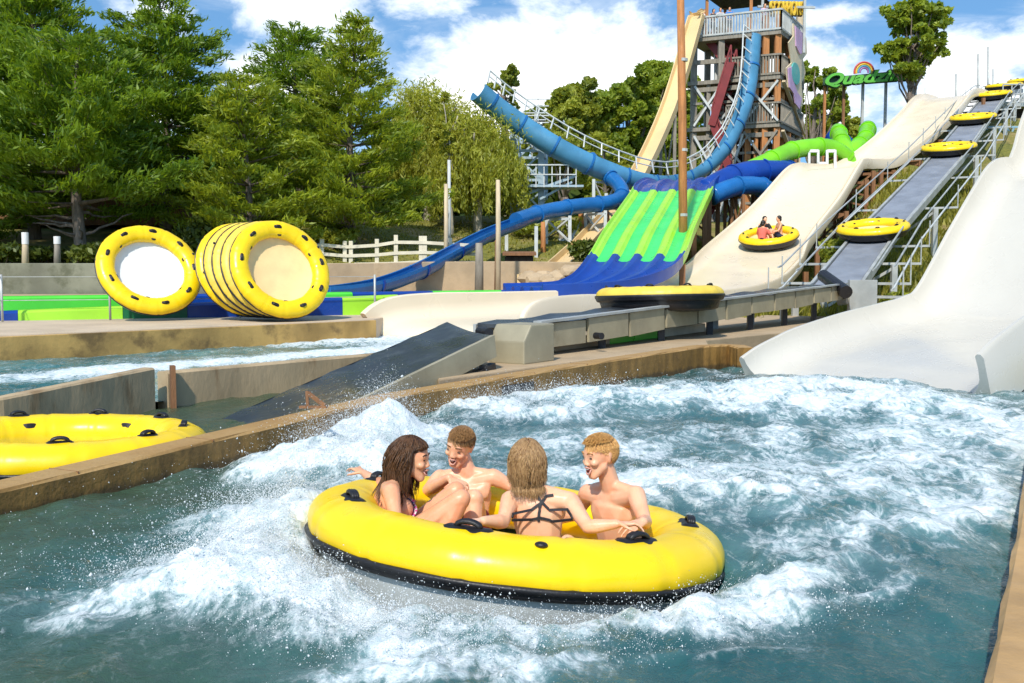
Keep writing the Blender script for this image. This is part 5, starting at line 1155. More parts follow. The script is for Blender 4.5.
# -- woman with her back to the camera, arms spread
lab = 'woman with dark blonde hair and strappy bikini seen from behind in the raft'; J_brow['person'+lab] = HR_C
hd = Q(527, 464, 4.96)
J = dict(head=hd, face=(-.10, .97, -.18), hup=(0, .05, 1), neck=Q(536, 492, 4.92), pelvis=Q(541, 562, 4.90), shL=Q(510, 500, 4.92), shR=Q(570, 501, 4.88), elL=Q(503, 522, 4.74), wrL=Q(483, 521, 4.62), elR=Q(588, 527, 4.70), wrR=Q(616, 524, 4.68),
         hipL=Q(530, 566, 4.98), hipR=Q(552, 566, 4.98), knL=Q(525, 540, 5.35), knR=Q(552, 540, 5.35), anL=Q(525, 575, 5.62), anR=Q(548, 575, 5.62), hdL=(-.95, -.1, -.02), hnL=(0, -.25, -1), curlL=(.55, 0, 0), hdR=(.95, .05, -.02), hnR=(0, -.2, -1), curlR=(.5, 0, 0), fdL=(0, 1, 0), fdR=(0, 1, 0), open=(.5, 0, 0))
o, Mh, hc, Mt, ch = person('person', lab, J, SK3, female=True); womB = o
def pushB(p):
    if p.y > 4.70 and p.z < J['neck'].z+.03: p = V((p.x, min(p.y, J['neck'].y-.085-(.02 if p.z < J['neck'].z-.05 else 0)), p.z))
    return p
hair(o, hc, Mh, HR_C, 'long', n=4200, seed=6, grav=V((0, -.10, -1)), extra=dict(len=.115, wave=.30, r=.0019, push=pushB))
blk = M_('black strap with pale piping', (.02, .02, .025), .7, .2); 
def bk(px, py): return Q(px, py, 4.76)
for a in (((526, 481), (546, 503), (558, 512)), ((553, 484), (536, 504), (524, 513)), ((540, 502), (540, 525)), ((525, 524), (541, 521)), ((541, 521), (560, 526)), ((558, 512), (570, 520)), ((524, 513), (518, 518))):
    strap(o, 'bikini_strap', [bk(*q) for q in a], None, blk, .0125, 8, .006)
# ---------------------------------------------------------------- far riders and watchers
def far_person(label, base, facing, s, hair_c, top_c, legs_c, sit=False, arm=0.0, group=None, skin=SK1):
    f = V((facing[0], facing[1], 0)).normalized(); l = V((-f.y, f.x, 0)); b = V(base); z = V((0, 0, 1))
    if sit: pel = b+z*.10; kn = lambda sd: b+f*.36+l*sd*.1+z*.36; an = lambda sd: b+f*.60+l*sd*.09+z*.06
    else: pel = b+z*.93; kn = lambda sd: b+l*sd*.1+z*.48+f*.03; an = lambda sd: b+l*sd*.1+z*.07
    nk = pel+z*.52+f*(.05 if sit else 0)
    Jx = dict(head=nk+z*.16+f*.03, face=f-z*.1, neck=nk, pelvis=pel, shL=nk+l*.19-z*.04, shR=nk-l*.19-z*.04, elL=nk+l*.27-z*.28+f*(.12+arm), wrL=nk+l*.2-z*.36+f*.34, elR=nk-l*.27-z*.28+f*(.10+arm), wrR=nk-l*.2-z*.36+f*.34,
              hipL=pel+l*.09-z*.02, hipR=pel-l*.09-z*.02, knL=kn(1), knR=kn(-1), anL=an(1), anR=an(-1), fdL=f, fdR=f)
    o, Mh, hc, Mt, ch = person('person', label, Jx, skin, vox=.022, hands=False, face=False, group=group, trunks=legs_c)
    mb = MB(); mb.ell(hc+Mh @ V((-.022, 0, .035)), (.098, .09, .095), Mh, 12, 8); mb.ell(hc+Mh @ V((-.05, 0, -.03)), (.06, .082, .08), Mh, 12, 8); mb.build('hair', hair_c, o, smooth=True)
    if top_c is not None:
        bm = bmesh.new(); hull_pair(bm, nk-z*.05, (Mt, (.19, .11, .06)), pel+z*.12, (Mt, (.15, .12, .06)))
        for sd in (1, -1): hull_pair(bm, nk+l*sd*.16-z*.05, .07, nk+l*sd*.24-z*.20+f*.06, .065)
        link('shirt', fuse(bm, 'shirt', .022, 2), o, [top_c])
    return o
hk = M_('dark hair', (.018, .012, .01), .5, .3); hb = M_('brown hair', (.09, .05, .025), .5, .3)
cloth = lambda n, c: M_(n, c, .8, .2)
def rs(x, y): n = RSN; e1 = V((n.z, 0, -n.x)).normalized(); e2 = n.cross(e1); return RS+n*.10+e1*x+e2*y
far_person('dark haired rider in a coral top in the small raft on the cream slide', rs(-.32, -.20), (.6, .6), 1, hk, cloth('coral fabric', (.75, .16, .12)), cloth('coral trunks', (.7, .2, .15)), True)
far_person('bare chested dark haired rider on the right of the small raft', rs(.46, .05), (-1, -.1), 1, hk, None, TRK[0], True)
far_person('rider in a black top at the back of the small raft', rs(-.10, .34), (.2, -1), 1, hk, cloth('black fabric', (.02, .02, .02)), TRK[0], True, skin=SK3)
gw = 'people waiting on the top deck of the tower'
for i, (u, v, lb, hc_, tc_, fx) in enumerate(((.03, .06, 'watcher in a blue shirt at the left corner of the tower deck', hk, (.05, .12, .45), (-.5, -1)), (.12, .02, 'watcher in a white shirt on the tower deck beside the one in blue', hb, (.75, .75, .75), (.1, -1)), (.22, .05, 'watcher in a dark shirt under the tower roof', hk, (.04, .04, .05), (.3, -1)),
                                             (.31, .03, 'watcher in a pale grey shirt under the tower roof', hb, (.5, .5, .52), (0, -1)), (.42, .04, 'watcher in a bright blue shirt by the roof post', hk, (.03, .2, .6), (-.2, -1)), (.83, .06, 'watcher in a light violet shirt near the gold sign', hb, (.5, .45, .65), (.2, -1)))):
    q = tw(u, v, LV[2]); far_person(lb, (q.x, q.y+.12, q.z), fx, 1, hc_, cloth('shirt', tc_), TRK[i % 2], group=gw)
# ---------------------------------------------------------------- trees
def leaf_quads(C, size, nrm_bias=None, aspect=.5, droop=0.0, rng=RNG):
    """C (N,3) leaf centres -> (N,4,3) randomly turned quads; nrm_bias: (N,3) leaning of the long axis"""
    N = len(C); a = rng.normal(size=(N, 3))
    if nrm_bias is not None: a = a*.55+nrm_bias
    a /= np.linalg.norm(a, axis=1, keepdims=True)+1e-9
    b = rng.normal(size=(N, 3)); b -= a*np.sum(a*b, 1, keepdims=True); b /= np.linalg.norm(b, axis=1, keepdims=True)+1e-9
    s = (size*rng.uniform(.6, 1.35, N))[:, None]; a = a*s; b = b*s*aspect
    return np.stack([C-a-b*.35, C+a*.15-b, C+a, C+a*.15+b], 1)
LM = {'pine': leaf_mat('pine needles', (.026, .085, .008), (.28, .40, .020), .44), 'pine2': leaf_mat('pale pine needles', (.06, .125, .010), (.44, .50, .035), .46), 'willow': leaf_mat('willow leaves', (.14, .18, .020), (.54, .54, .07), .5),
      'decid': leaf_mat('broad leaves', (.06, .13, .012), (.42, .49, .05), .48), 'decid2': leaf_mat('light broad leaves', (.12, .17, .02), (.46, .48, .06), .45), 'dark': leaf_mat('dark woodland leaves', (.025, .05, .012), (.10, .15, .022), .35),
      'grass': leaf_mat('grass blades', (.14, .15, .015), (.42, .38, .06), .4), 'shrub': leaf_mat('shrub leaves', (.03, .055, .010), (.14, .17, .02), .3)}
def limb(mb, a, b_, r0, r1, n=6, wob=.06, rs=random):
    a, b_ = V(a), V(b_); L_ = (b_-a).length; pts = []
    for i in range(n+1):
        t = i/n; q = a.lerp(b_, t); 
        if 0 < i < n: q += V((rs.uniform(-1, 1), rs.uniform(-1, 1), rs.uniform(-.5, .5)))*wob*L_*.5
        pts.append(q)
    mb.tube(pts, [r0+(r1-r0)*i/n for i in range(n+1)], 8); return pts
def pine(label, base, h, rad, crown0, seed, mat='pine', name='pine_tree', dens=1.0, group='pines at the left', lean=(0, 0), prof=None, bare=4, trunk_r=None, leaf=.15):
    rng = np.random.default_rng(seed); rs = random.Random(seed); base = V(base); o = empty(name, base, label, 'tree', group)
    mb = MB(); top = base+V((lean[0], lean[1], h)); tr = trunk_r or h*.016+.05
    tp = [base.lerp(top, t)+V((math.sin(t*5+seed)*.10, math.cos(t*4+seed)*.10, 0)) for t in np.linspace(0, 1, 12)]; tp[0] = base-V((0, 0, .4))
    mb.tube(tp, [tr*(1.25 if i == 0 else 1)*(1-.92*i/11)+.015 for i in range(12)], 10)
    at = lambda t: base.lerp(top, t)+V((math.sin(t*5+seed)*.10, math.cos(t*4+seed)*.10, 0))
    for k in range(bare):                                  # dead lower branches
        t = crown0*rs.uniform(.35, .95); a = rs.uniform(0, 6.28); p = at(t); d = V((math.cos(a), math.sin(a), rs.uniform(-.1, .45))); limb(mb, p, p+d*rs.uniform(.9, 2.0), .06, .015, 5, .12, rs)
    C = []; T = []; Bs = []
    nw = int(h*2.0); prof = prof or (lambda u: (1-u)**.72*(.62+.38*min(1, u*4)))
    for i in range(nw):
        u = (i+rs.uniform(0, .8))/nw; t = crown0+(1-crown0)*u
        if t > .985: continue
        r = rad*prof(u); nb = rs.choice((4, 5, 5, 6)); a0 = rs.uniform(0, 6.28)
        for j in range(nb):
            a = a0+2*PI*j/nb+rs.uniform(-.35, .35); Ln = r*rs.uniform(.62, 1.15)+.15; p = at(t); d = V((math.cos(a), math.sin(a), 0)); rise = .10+.55*u+rs.uniform(-.12, .12)
            tip = p+d*Ln+V((0, 0, rise*Ln)); mid = p+d*Ln*.55+V((0, 0, (rise-.12)*Ln*.55)); mb.tube([p, mid, tip], [max(.014, .02*Ln), .014, .006], 5)
            ncl = max(2, int(Ln/.36))
            for k in range(ncl):
                f = .32+.72*(k+rs.random())/ncl; q = (p.lerp(mid, f/.55) if f < .55 else mid.lerp(tip, (f-.55)/.45)); side = V((-d.y, d.x, 0))*rs.uniform(-1, 1)*Ln*.30*(1.25-f)
                q = q+side+V((0, 0, rs.uniform(.0, .12))); cr = (.30+.10*rs.random())*(.75+.10*Ln)
                n = int(56*dens*(cr/.35)**2); pts = rng.normal(size=(n, 3))*np.array([cr*.62, cr*.62, cr*.23])+np.array(q); C.append(pts)
                T.append(np.clip(rng.normal(rs.uniform(.25, .75), .16, n), 0, 1)); Bs.append(np.tile(np.array([d.x*.75, d.y*.75, .55]), (n, 1)))
    C = np.concatenate(C); T = np.concatenate(T); Bs = np.concatenate(Bs)
    mb.build('trunk', MT['bark'], o, smooth=True)
    me = quads_mesh('crown', leaf_quads(C, leaf, Bs, .22, rng=rng), T); link('crown', me, o, [LM[mat]]); return o
def broad(label, base, h, rad, seed, mat='decid', name='broadleaf_tree', crown0=.3, dens=1.0, leaf=.22, group=None, nb=16, bark='bark', squash=.8, gap=.0, tr=None, cl=1.0):
    rng = np.random.default_rng(seed); rs = random.Random(seed); base = V(base); o = empty(name, base, label, 'tree', group); mb = MB(); tr = tr or h*.018+.06
    fork = base+V((rs.uniform(-.2, .2), 0, h*(crown0+.12))); pts = limb(mb, base-V((0, 0, .4)), fork, tr*1.2, tr*.8, 6, .03, rs)
    top = limb(mb, fork, base+V((rs.uniform(-.4, .4), rs.uniform(-.4, .4), h*.80)), tr*.8, .03, 6, .05, rs)
    C = []; T = []; cz = base.z+h*(crown0+1)/2; hz = h*(1-crown0)/2
    for i in range(nb):
        for _ in range(30):
            d = V((rs.gauss(0, 1), rs.gauss(0, 1), rs.gauss(0, 1))).normalized()*rs.uniform(.35, .92)
            if d.z > -.8: break
        tipc = V((base.x+d.x*rad*.85, base.y+d.y*rad*.85, cz+d.z*hz*.86)); src = rs.choice(pts[3:]+top[:4]); limb(mb, src, tipc, tr*.28, .02, 5, .07, rs)
        R0 = rad*rs.uniform(.24, .44)*cl
        for k in range(rs.choice((4, 5, 6))):
            e = V((rs.gauss(0, 1), rs.gauss(0, 1), rs.gauss(0, .8))).normalized()*R0*rs.uniform(.3, .95); c = tipc+e; cr = R0*rs.uniform(.30, .55); n = int(260*dens*(cr/.7)**1.6)+20
            p = rng.normal(size=(n, 3)); p /= np.linalg.norm(p, axis=1, keepdims=True); p *= (rng.uniform(.35, 1, (n, 1))**.5); C.append(p*np.array([cr, cr, cr*squash])+np.array(c)); T.append(np.clip(rng.normal(rs.uniform(.25, .75), .18, n), 0, 1))
    C = np.concatenate(C); T = np.concatenate(T); mb.build('trunk', MT[bark], o, smooth=True)
    me = quads_mesh('crown', leaf_quads(C, leaf*.78, None, .55, rng=rng), T); link('crown', me, o, [LM[mat]]); return o
def willow(label, base, h, rad, seed, strands=260, group='weeping trees'):
    rng = np.random.default_rng(seed); rs = random.Random(seed); base = V(base); o = empty('willow_tree', base, label, 'tree', group); mb = MB()
    fork = base+V((0, 0, h*.45)); limb(mb, base-V((0, 0, .4)), fork, .24, .16, 6, .03, rs); C = []; T = []; B = []; ends = []
    for i in range(9):
        a = 2*PI*i/9+rs.uniform(-.3, .3); e = fork+V((math.cos(a)*rad*.6, math.sin(a)*rad*.6, h*rs.uniform(.25, .5))); limb(mb, fork, e, .11, .03, 6, .08, rs); ends.append(e)
    for i in range(strands):
        a = rs.uniform(0, 2*PI); r = rad*math.sqrt(rs.random()); zt = base.z+h*(1-.42*(r/rad)**2)*rs.uniform(.85, 1.0); Ln = (zt-base.z)*rs.uniform(.35, .85); n = int(Ln*34); t = rng.uniform(0, 1, n)
        ox, oy = base.x+math.cos(a)*r, base.y+math.sin(a)*r; out = .5*rad*.25
        x = ox+math.cos(a)*out*np.sqrt(t)+rng.normal(0, .07+.03*(1-t), n); y = oy+math.sin(a)*out*np.sqrt(t)+rng.normal(0, .09, n); z = zt-Ln*t**1.1
        C.append(np.stack([x, y, z], 1)); T.append(np.clip(rng.normal(rs.uniform(.2, .85), .14, n), 0, 1)); B.append(np.tile([0, 0, -1.1], (n, 1)))
    for i in range(26):
        a = rs.uniform(0, 2*PI); r = rad*.75*math.sqrt(rs.random()); c = np.array([base.x+math.cos(a)*r, base.y+math.sin(a)*r, base.z+h*(.98-.34*(r/rad)**2)]); n = 90
        C.append(rng.normal(size=(n, 3))*np.array([.45, .45, .28])+c); T.append(np.clip(rng.normal(rs.uniform(.4, .9), .15, n), 0, 1)); B.append(np.tile([0, 0, -.5], (n, 1)))
    mb.build('trunk', MT['bark_pale'], o, smooth=True)
    me = quads_mesh('crown', leaf_quads(np.concatenate(C), .13, np.concatenate(B), .24, rng=rng), np.concatenate(T)); link('crown', me, o, [LM['willow']]); return o
def at_px(px, Y, py=None): x = (px-512)/1000*Y; return V((x, Y, ground_z(x, Y)))
def hgt(py, Y, base): return 1.44+(275-py)/1000*Y-base.z
gp = 'pines at the left'
b = at_px(82, 34.5); pine('pine with a bare pale trunk and dead branches behind the mossy wall', b, hgt(48, 34.5, b), 4.3, .27, 21, 'pine', bare=9, trunk_r=.22, dens=1.25, prof=lambda u: (1-u)**.5*.95)
b = at_px(38, 39); pine('tall pine reaching out of the top of the frame at the far left', b, hgt(-32, 39, b), 3.3, .40, 22, 'pine', dens=1.15)
b = at_px(-30, 36); pine('dark pine cut by the left frame edge', b, hgt(45, 36, b), 4.6, .12, 23, 'pine', dens=1.2, prof=lambda u: (1-u)**.55)
b = at_px(168, 40); pine('tall pointed dark pine left of the rafts', b, hgt(-8, 40, b), 3.6, .16, 24, 'pine', dens=1.35, prof=lambda u: (1-u)**.62*.98)
b = at_px(248, 37); pine('shorter yellow green pine behind the leaning rafts', b, hgt(88, 37, b), 3.2, .10, 25, 'pine2', dens=1.3, prof=lambda u: (1-u)**.6)
b = at_px(300, 44); pine('open crowned pine with sky showing through it', b, hgt(40, 44, b), 3.4, .35, 26, 'pine', dens=.9, prof=lambda u: (1-u)**.42*.8)
b = at_px(350, 40); pine('broad pine with drooping pale boughs beside the willow', b, hgt(28, 40, b), 3.2, .09, 27, 'pine2', dens=1.35, prof=lambda u: (1-u)**.62*1.0, lean=(.35, 0))
b = at_px(120, 48); pine('pine in shadow between the bare trunk and the tall pointed one', b, hgt(120, 48, b), 3.4, .05, 29, 'pine', dens=1.1)
b = at_px(210, 50); pine('rear pine filling the gap right of the tall pointed one', b, hgt(118, 50, b), 3.4, .05, 30, 'pine', dens=1.0)
b = at_px(300, 52); pine('rear pine low behind the open crowned one', b, hgt(110, 52, b), 3.4, .03, 33, 'pine', dens=1.0)
b = at_px(20, 46); pine('rear pine low between the trunks at the far left', b, hgt(140, 46, b), 4.0, .03, 34, 'pine', dens=1.0)
b = at_px(428, 50); willow('left weeping willow with the tallest yellow green dome', b, hgt(92, 50, b), 2.6, 41, 300)
b = at_px(478, 47); willow('right weeping willow hanging low beside the pale steel tower', b, hgt(118, 47, b), 2.2, 42, 280)
b = at_px(452, 46); broad('slim pale trunked tree with a thin crown between the willows', b, hgt(88, 46, b), 1.0, 43, 'willow', 'slender_tree', .45, .8, .16, nb=9, bark='bark_pale', tr=.10)
b = at_px(505, 78); broad('small thin crowned tree standing alone above the half pipe', b, hgt(56, 78, b), 1.9, 44, 'decid2', crown0=.62, dens=.55, nb=9)
b = at_px(566, 74); broad('round leafy tree rising behind the middle of the half pipe', b, hgt(66, 74, b), 3.9, 45, 'decid2', crown0=.08, dens=1.3, nb=24, leaf=.26)
b = at_px(622, 82); broad('large dark spreading tree behind the tan speed slide', b, hgt(38, 82, b), 5.6, 46, 'decid', crown0=.15, dens=.85, nb=34, leaf=.28, cl=.85)
b = at_px(668, 86); broad('dark tree half hidden behind the tall utility pole', b, hgt(52, 86, b), 4.8, 47, 'decid', crown0=.12, dens=1.25, nb=26, leaf=.28)
b = at_px(606, 60); broad('small light green tree below the large dark one', b, hgt(128, 60, b), 1.9, 48, 'decid2', crown0=.10, dens=1.2, nb=16, leaf=.2)
b = at_px(812, 84); broad('tree right of the timber tower with a ragged top', b, hgt(34, 84, b), 2.9, 49, 'decid', crown0=.20, dens=.6, nb=22, leaf=.27, cl=.75)
b = at_px(832, 92); broad('low bushy tree under the green lettered sign', b, hgt(98, 92, b), 3.6, 50, 'decid2', crown0=.3, dens=1.0, nb=18, leaf=.27)
b = at_px(907, 64); broad('tall dark tree standing alone against the sky beside the lift', b, hgt(-14, 64, b), 2.75, 51, 'decid', crown0=.12, dens=.5, nb=40, leaf=.25, tr=.26, cl=.70)
# far wooded rise
rng = np.random.default_rng(91); C = []; T = []
for i in range(420):
    x = rng.uniform(-100, 70); y = rng.uniform(95, 135); g = ground_z(x, y); hh = rng.uniform(4, 9)*(1 if x < 12 else .35); cr = rng.uniform(2, 3.6); n = 130
    p = rng.normal(size=(n, 3)); p /= np.linalg.norm(p, axis=1, keepdims=True); C.append(p*np.array([cr, cr, hh*.5])+np.array([x, y, g+hh*.5])); T.append(np.clip(rng.normal(rng.uniform(.2, .8), .2, n), 0, 1))
me = quads_mesh('woods', leaf_quads(np.concatenate(C), .85, None, .7, rng=rng), np.concatenate(T)); tag(link('woods', me, None, [LM['dark']]), 'dark far woods closing the view behind the park trees', 'woods', kind='stuff')
# shrubs
def shrub(label, base, w_, h, seed, mat='shrub', leaf=.12, n=1500, group='shrubs'):
    rng = np.random.default_rng(seed); o = empty('shrub', base, label, 'shrub', group); mb = MB(); rs = random.Random(seed)
    C = []; T = []
    for k in range(9):
        c = np.array([base.x+rs.uniform(-.5, .5)*w_, base.y+rs.uniform(-.4, .4)*w_, base.z+h*rs.uniform(.3, .75)]); m = n//9; p = rng.normal(size=(m, 3)); p /= np.linalg.norm(p, axis=1, keepdims=True)
        C.append(p*rng.uniform(.4, 1, (m, 1))*np.array([w_*.28, w_*.25, h*.3])+c); T.append(np.clip(rng.normal(rs.uniform(.25, .8), .18, m), 0, 1)); limb(mb, base-V((0, 0, .1)), V(c), .03, .01, 4, .06, rs)
    mb.build('stem', MT['bark'], o); link('crown', quads_mesh('crown', leaf_quads(np.concatenate(C), leaf, None, .5, rng=rng), np.concatenate(T)), o, [LM[mat]]); return o
for i, (px, Y, w_, h, mt, lb) in enumerate(((6, 34, 2.0, .8, 'shrub', 'low shrub on the mossy wall at the left frame edge'), (42, 34.5, 2.0, .6, 'shrub', 'low shrub behind the two short white topped posts'), (112, 34, 2.2, .8, 'shrub', 'low shrub right of the bare pine trunk'), (205, 35, 1.6, 1.7, 'shrub', 'upright shrub between the lone raft and the leaning rafts'),
                                            (330, 39, 1.6, .8, 'decid2', 'small shrub on the lawn left of the cream fence'), (590, 38.6, 1.2, 1.2, 'shrub', 'shrub beside the foot of the green racing slide'), (545, 46, 2.4, 1.3, 'decid2', 'light shrub below the pale steel tower platform'), (520, 50, 2, 1.5, 'decid2', 'taller shrub under the left end of the half pipe'), (845, 33, 1.2, 1.6, 'decid2', 'bush growing between the cream slide and the lift'), (900, 29, .9, .8, 'decid2', 'tuft of bright weeds beside the drain pipe'), (640, 47, 2.0, 1.4, 'shrub', 'shrub behind the top of the racing slide'))):
    shrub(lb, at_px(px, Y), w_, h, 60+i, mt)
# grass on the slopes
rng = np.random.default_rng(17); n = 26000; gx_ = np.concatenate([rng.uniform(6, 22, n), rng.uniform(-14, 8, 12000)]); gy_ = np.concatenate([rng.uniform(25.5, 48, n), rng.uniform(34, 50, 12000)]); ok = (terrain(gx_, gy_) > .2) & ((gx_ > 6) | (gy_ > wall2_y(gx_)+.6)); gx_, gy_ = gx_[ok], gy_[ok]; gz_ = terrain(gx_, gy_)
hh = rng.uniform(.10, .38, len(gx_))*(.6+.7*(fbm(gx_*.5, gy_*.5, 12, 3)+.5)); hh *= np.where(gx_ < 6, .35, 1); hh = np.clip(hh, .03, .6); a = rng.uniform(0, 6.28, len(gx_)); wv = .035+.03*rng.random(len(gx_)); lean = rng.normal(0, .35, (len(gx_), 2))*hh[:, None]
B0 = np.stack([gx_-np.cos(a)*wv, gy_-np.sin(a)*wv, gz_-.03], 1); B1 = np.stack([gx_+np.cos(a)*wv, gy_+np.sin(a)*wv, gz_-.03], 1); T0 = np.stack([gx_+lean[:, 0], gy_+lean[:, 1], gz_+hh], 1)
tag(link('grass', quads_mesh('grass', np.stack([B0, B1, T0+np.array([.006, 0, 0]), T0], 1), rng.random(len(gx_))), None, [LM['grass']]), 'rough grass growing on the slope under the lift and on the lawn', 'grass', kind='stuff')
# ---------------------------------------------------------------- poles, fences
def pole(name, label, px, y0, y1, Y, w, mat, cat='pole', group=None, cap=None, base=None, r=True):
    b_ = P(px, y0, Y); t = P(px+(0 if not isinstance(w, tuple) else w[1]), y1, Y); wd = w if not isinstance(w, tuple) else w[0]; g = ground_z(b_.x, b_.y)-.2 if base is None else base
    o = empty(name, (b_.x, b_.y, min(g, b_.z)), label, cat, group); mb = MB(); mb.tube([V((b_.x, b_.y, min(g, b_.z))), b_.lerp(t, .5)+V((.01, 0, 0)), t], [wd*.56, wd*.5, wd*.42], 12); mb.build('shaft', MT[mat], o, smooth=True)
    if cap: mb = MB(); mb.tube([t-V((0, 0, cap)), t+V((0, 0, .02))], wd*.53, 12); mb.build('cap', MT['white_metal'], o)
    return o
up_ = pole('utility_pole', 'very tall brown timber utility pole in front of the racing slide', 684, 268, -40, 36.5, (.30, -4), 'wood_orange')
mb = MB(); 
for py in (60, 150, 215): q = P(683.2, py, 36.5); mb.tube([q-V((0, 0, .05)), q+V((0, 0, .05))], .165, 12)
mb.build('band', MT['galv'], up_)
pole('timber_post', 'pale timber post standing in front of the blue flume', 498, 283, 180, 33.2, .17, 'wood_pale', base=.8)
pole('timber_post', 'pale timber post left of the blue flume on the lawn', 446, 268, 184, 37, .17, 'wood_pale')
pole('light_pole', 'slim pale pole standing behind the post on the lawn', 449, 262, 160, 43, .16, 'steel_white')
pole('timber_post', 'short brown post by the tan walkway under the flume', 479, 284, 243, 33.6, .28, 'wood_grey', base=.8)
pole('timber_post', 'short brown post right of the pale post by the walkway', 497, 284, 240, 34.0, .18, 'wood_brown', base=.8)
pole('timber_post', 'orange brown post beside the trestles', 543, 262, 222, 42, .22, 'wood_orange')
pole('bollard', 'taller white topped bollard in the bed behind the mossy wall', 25, 264, 233, 31.6, .20, 'wood_pale', 'bollard', cap=.35)
pole('bollard', 'shorter white topped bollard nearer the bare pine trunk', 57, 264, 237, 31.8, .20, 'wood_grey', 'bollard', cap=.22)
for px, y1, Y, w_, lb, mt in ((956, 74, 70, .16, 'slim grey flagpole left of the close pair of poles', 'galv'), (978, 54, 72, .16, 'grey flagpole, shorter of the close pair above the lift', 'galv'), (988, 47, 73, .16, 'tallest grey flagpole, right of the close pair above the lift', 'galv'), (993, 69, 74, .14, 'short thin flagpole right of the close pair', 'galv'), (915, 62, 68, .22, 'pale pole standing in front of the tall lone tree', 'steel_white'), (925, 88, 71, .12, 'thin pole just right of the tall lone tree', 'steel_white')):
    pole('flagpole', lb, px, 125, y1, Y, w_, mt, 'flagpole', 'poles on the rise behind the lift')
dw = empty('floodlight', P(949, 115, 62), 'small dark floodlight on the rise left of the slim flagpole', 'light'); m_ = MB(); m_.bar(P(949, 122, 62), P(949, 114, 62), .1); m_.box(P(949, 111, 62), (.5, .3, .35), rz=.4); m_.build('lamp', MT['black'], dw)
# cream post-and-rail fence
fo = empty('rail_fence', at_px(365, 37.5), 'cream painted post and rail fence on the lawn behind the lanes', 'fence'); prev = None
FX = [(309, 242, 265), (322, 239, 266), (345, 241, 268), (351, 241, 268), (377, 239, 268), (396, 235, 268), (421, 236, 266), (425, 236, 266), (450, 238, 266), (478, 240, 266)]
fp = []
for px, y1, y0 in FX:
    a = P(px, y0, 37.6); t = P(px, y1, 37.6); m_ = MB(); m_.bar((a.x, a.y, ground_z(a.x, a.y)-.3), t, .15, .13); m_.build('post', MT['fence_cream'], fo, bevel=.01); fp.append((a, t))
for k in (.22, .55, .86):
    m_ = MB()
    for (a0, t0), (a1, t1) in zip(fp[:-1], fp[1:]): m_.bar(t0.lerp(a0, k)+V((0, -.09, 0)), t1.lerp(a1, k)+V((0, -.09, 0)), .04, .12)
    m_.build('rail', MT['fence_cream'], fo)
# thin posts and cable along the deck
fo = empty('rope_rail', P(240, 300, 23), 'thin steel posts with a wire along the back of the raft deck', 'railing')
dk_line = [(-110, 17.2), (2, 21.2), (110, 22.0), (240, 23.2), (375, 24.6)]; tops = []
for px, Y in dk_line: x = (px-512)/1000*Y; m_ = MB(); m_.tube([(x, Y, .43), (x, Y, 1.45)], .028, 8); m_.build('post', MT['galv'], fo, smooth=True); tops.append(V((x, Y, 1.40)))
m_ = MB(); m_.tube(tops, .008, 5); m_.tube([q-V((0, 0, .5)) for q in tops], .008, 5); m_.build('wire', MT['galv'], fo)
# dark shed behind the walkway, rough wood by its side
sh = empty('shed', at_px(517, 39), 'low dark brown shed half hidden behind the walkway posts', 'shed'); a = P(507, 284, 36.0)
q = P(514, 262, 37.5); m_ = MB(); m_.box((q.x+.2, 37.9, 1.45), (1.0, 1.2, 1.5)); m_.build('wall', MT['dark'], sh); m_ = MB(); m_.box((q.x+.2, 37.8, 2.25), (1.25, 1.5, .10), M=Matrix.Rotation(.06, 3, 'X')); m_.build('roof', MT['wood_brown'], sh)
m_ = MB()
for k in range(4): m_.bar((q.x-.22+.27*k, 37.26, .9), (q.x-.22+.27*k, 37.26, 2.12), .25, .05)
m_.build('board_front', MT['dark'], sh)
rk = empty('rock_pile', P(565, 280, 33.8), 'heap of pale tan rocks at the foot of the speed slide', 'rocks'); rs = random.Random(5)
for i in range(12):
    c = P(530+i*5.5+rs.uniform(-3, 3), 284-rs.uniform(0, 7)-(6 if i > 5 else 0), 33.6+rs.uniform(-.4, .5)); bm = bmesh.new(); bmesh.ops.create_icosphere(bm, subdivisions=2, radius=1)
    for v in bm.verts: v.co = V((v.co.x*rs.uniform(.38, .46), v.co.y*.35, v.co.z*rs.uniform(.22, .28)))*(1+rs.uniform(-.12, .12))+V((c.x, c.y, c.z))
    me = bpy.data.meshes.new('rock'); bm.to_mesh(me); bm.free(); link('rock', me, rk, [MT['concrete_tan']])
# roof seen behind the pines, timber steps
hb_ = empty('house', at_px(90, 44), 'dark brown timber building half hidden behind the pine trunk', 'building'); q = at_px(100, 43); m_ = MB(); m_.box((q.x, q.y, q.z+1.2), (8, 3, 2.6)); m_.build('wall', MT['wood_brown'], hb_)
m_ = MB(); m_.box((q.x, q.y-.3, q.z+2.7), (9, 4.2, .2), M=Matrix.Rotation(.2, 3, 'X')); m_.build('roof', MT['roof_dark'], hb_)
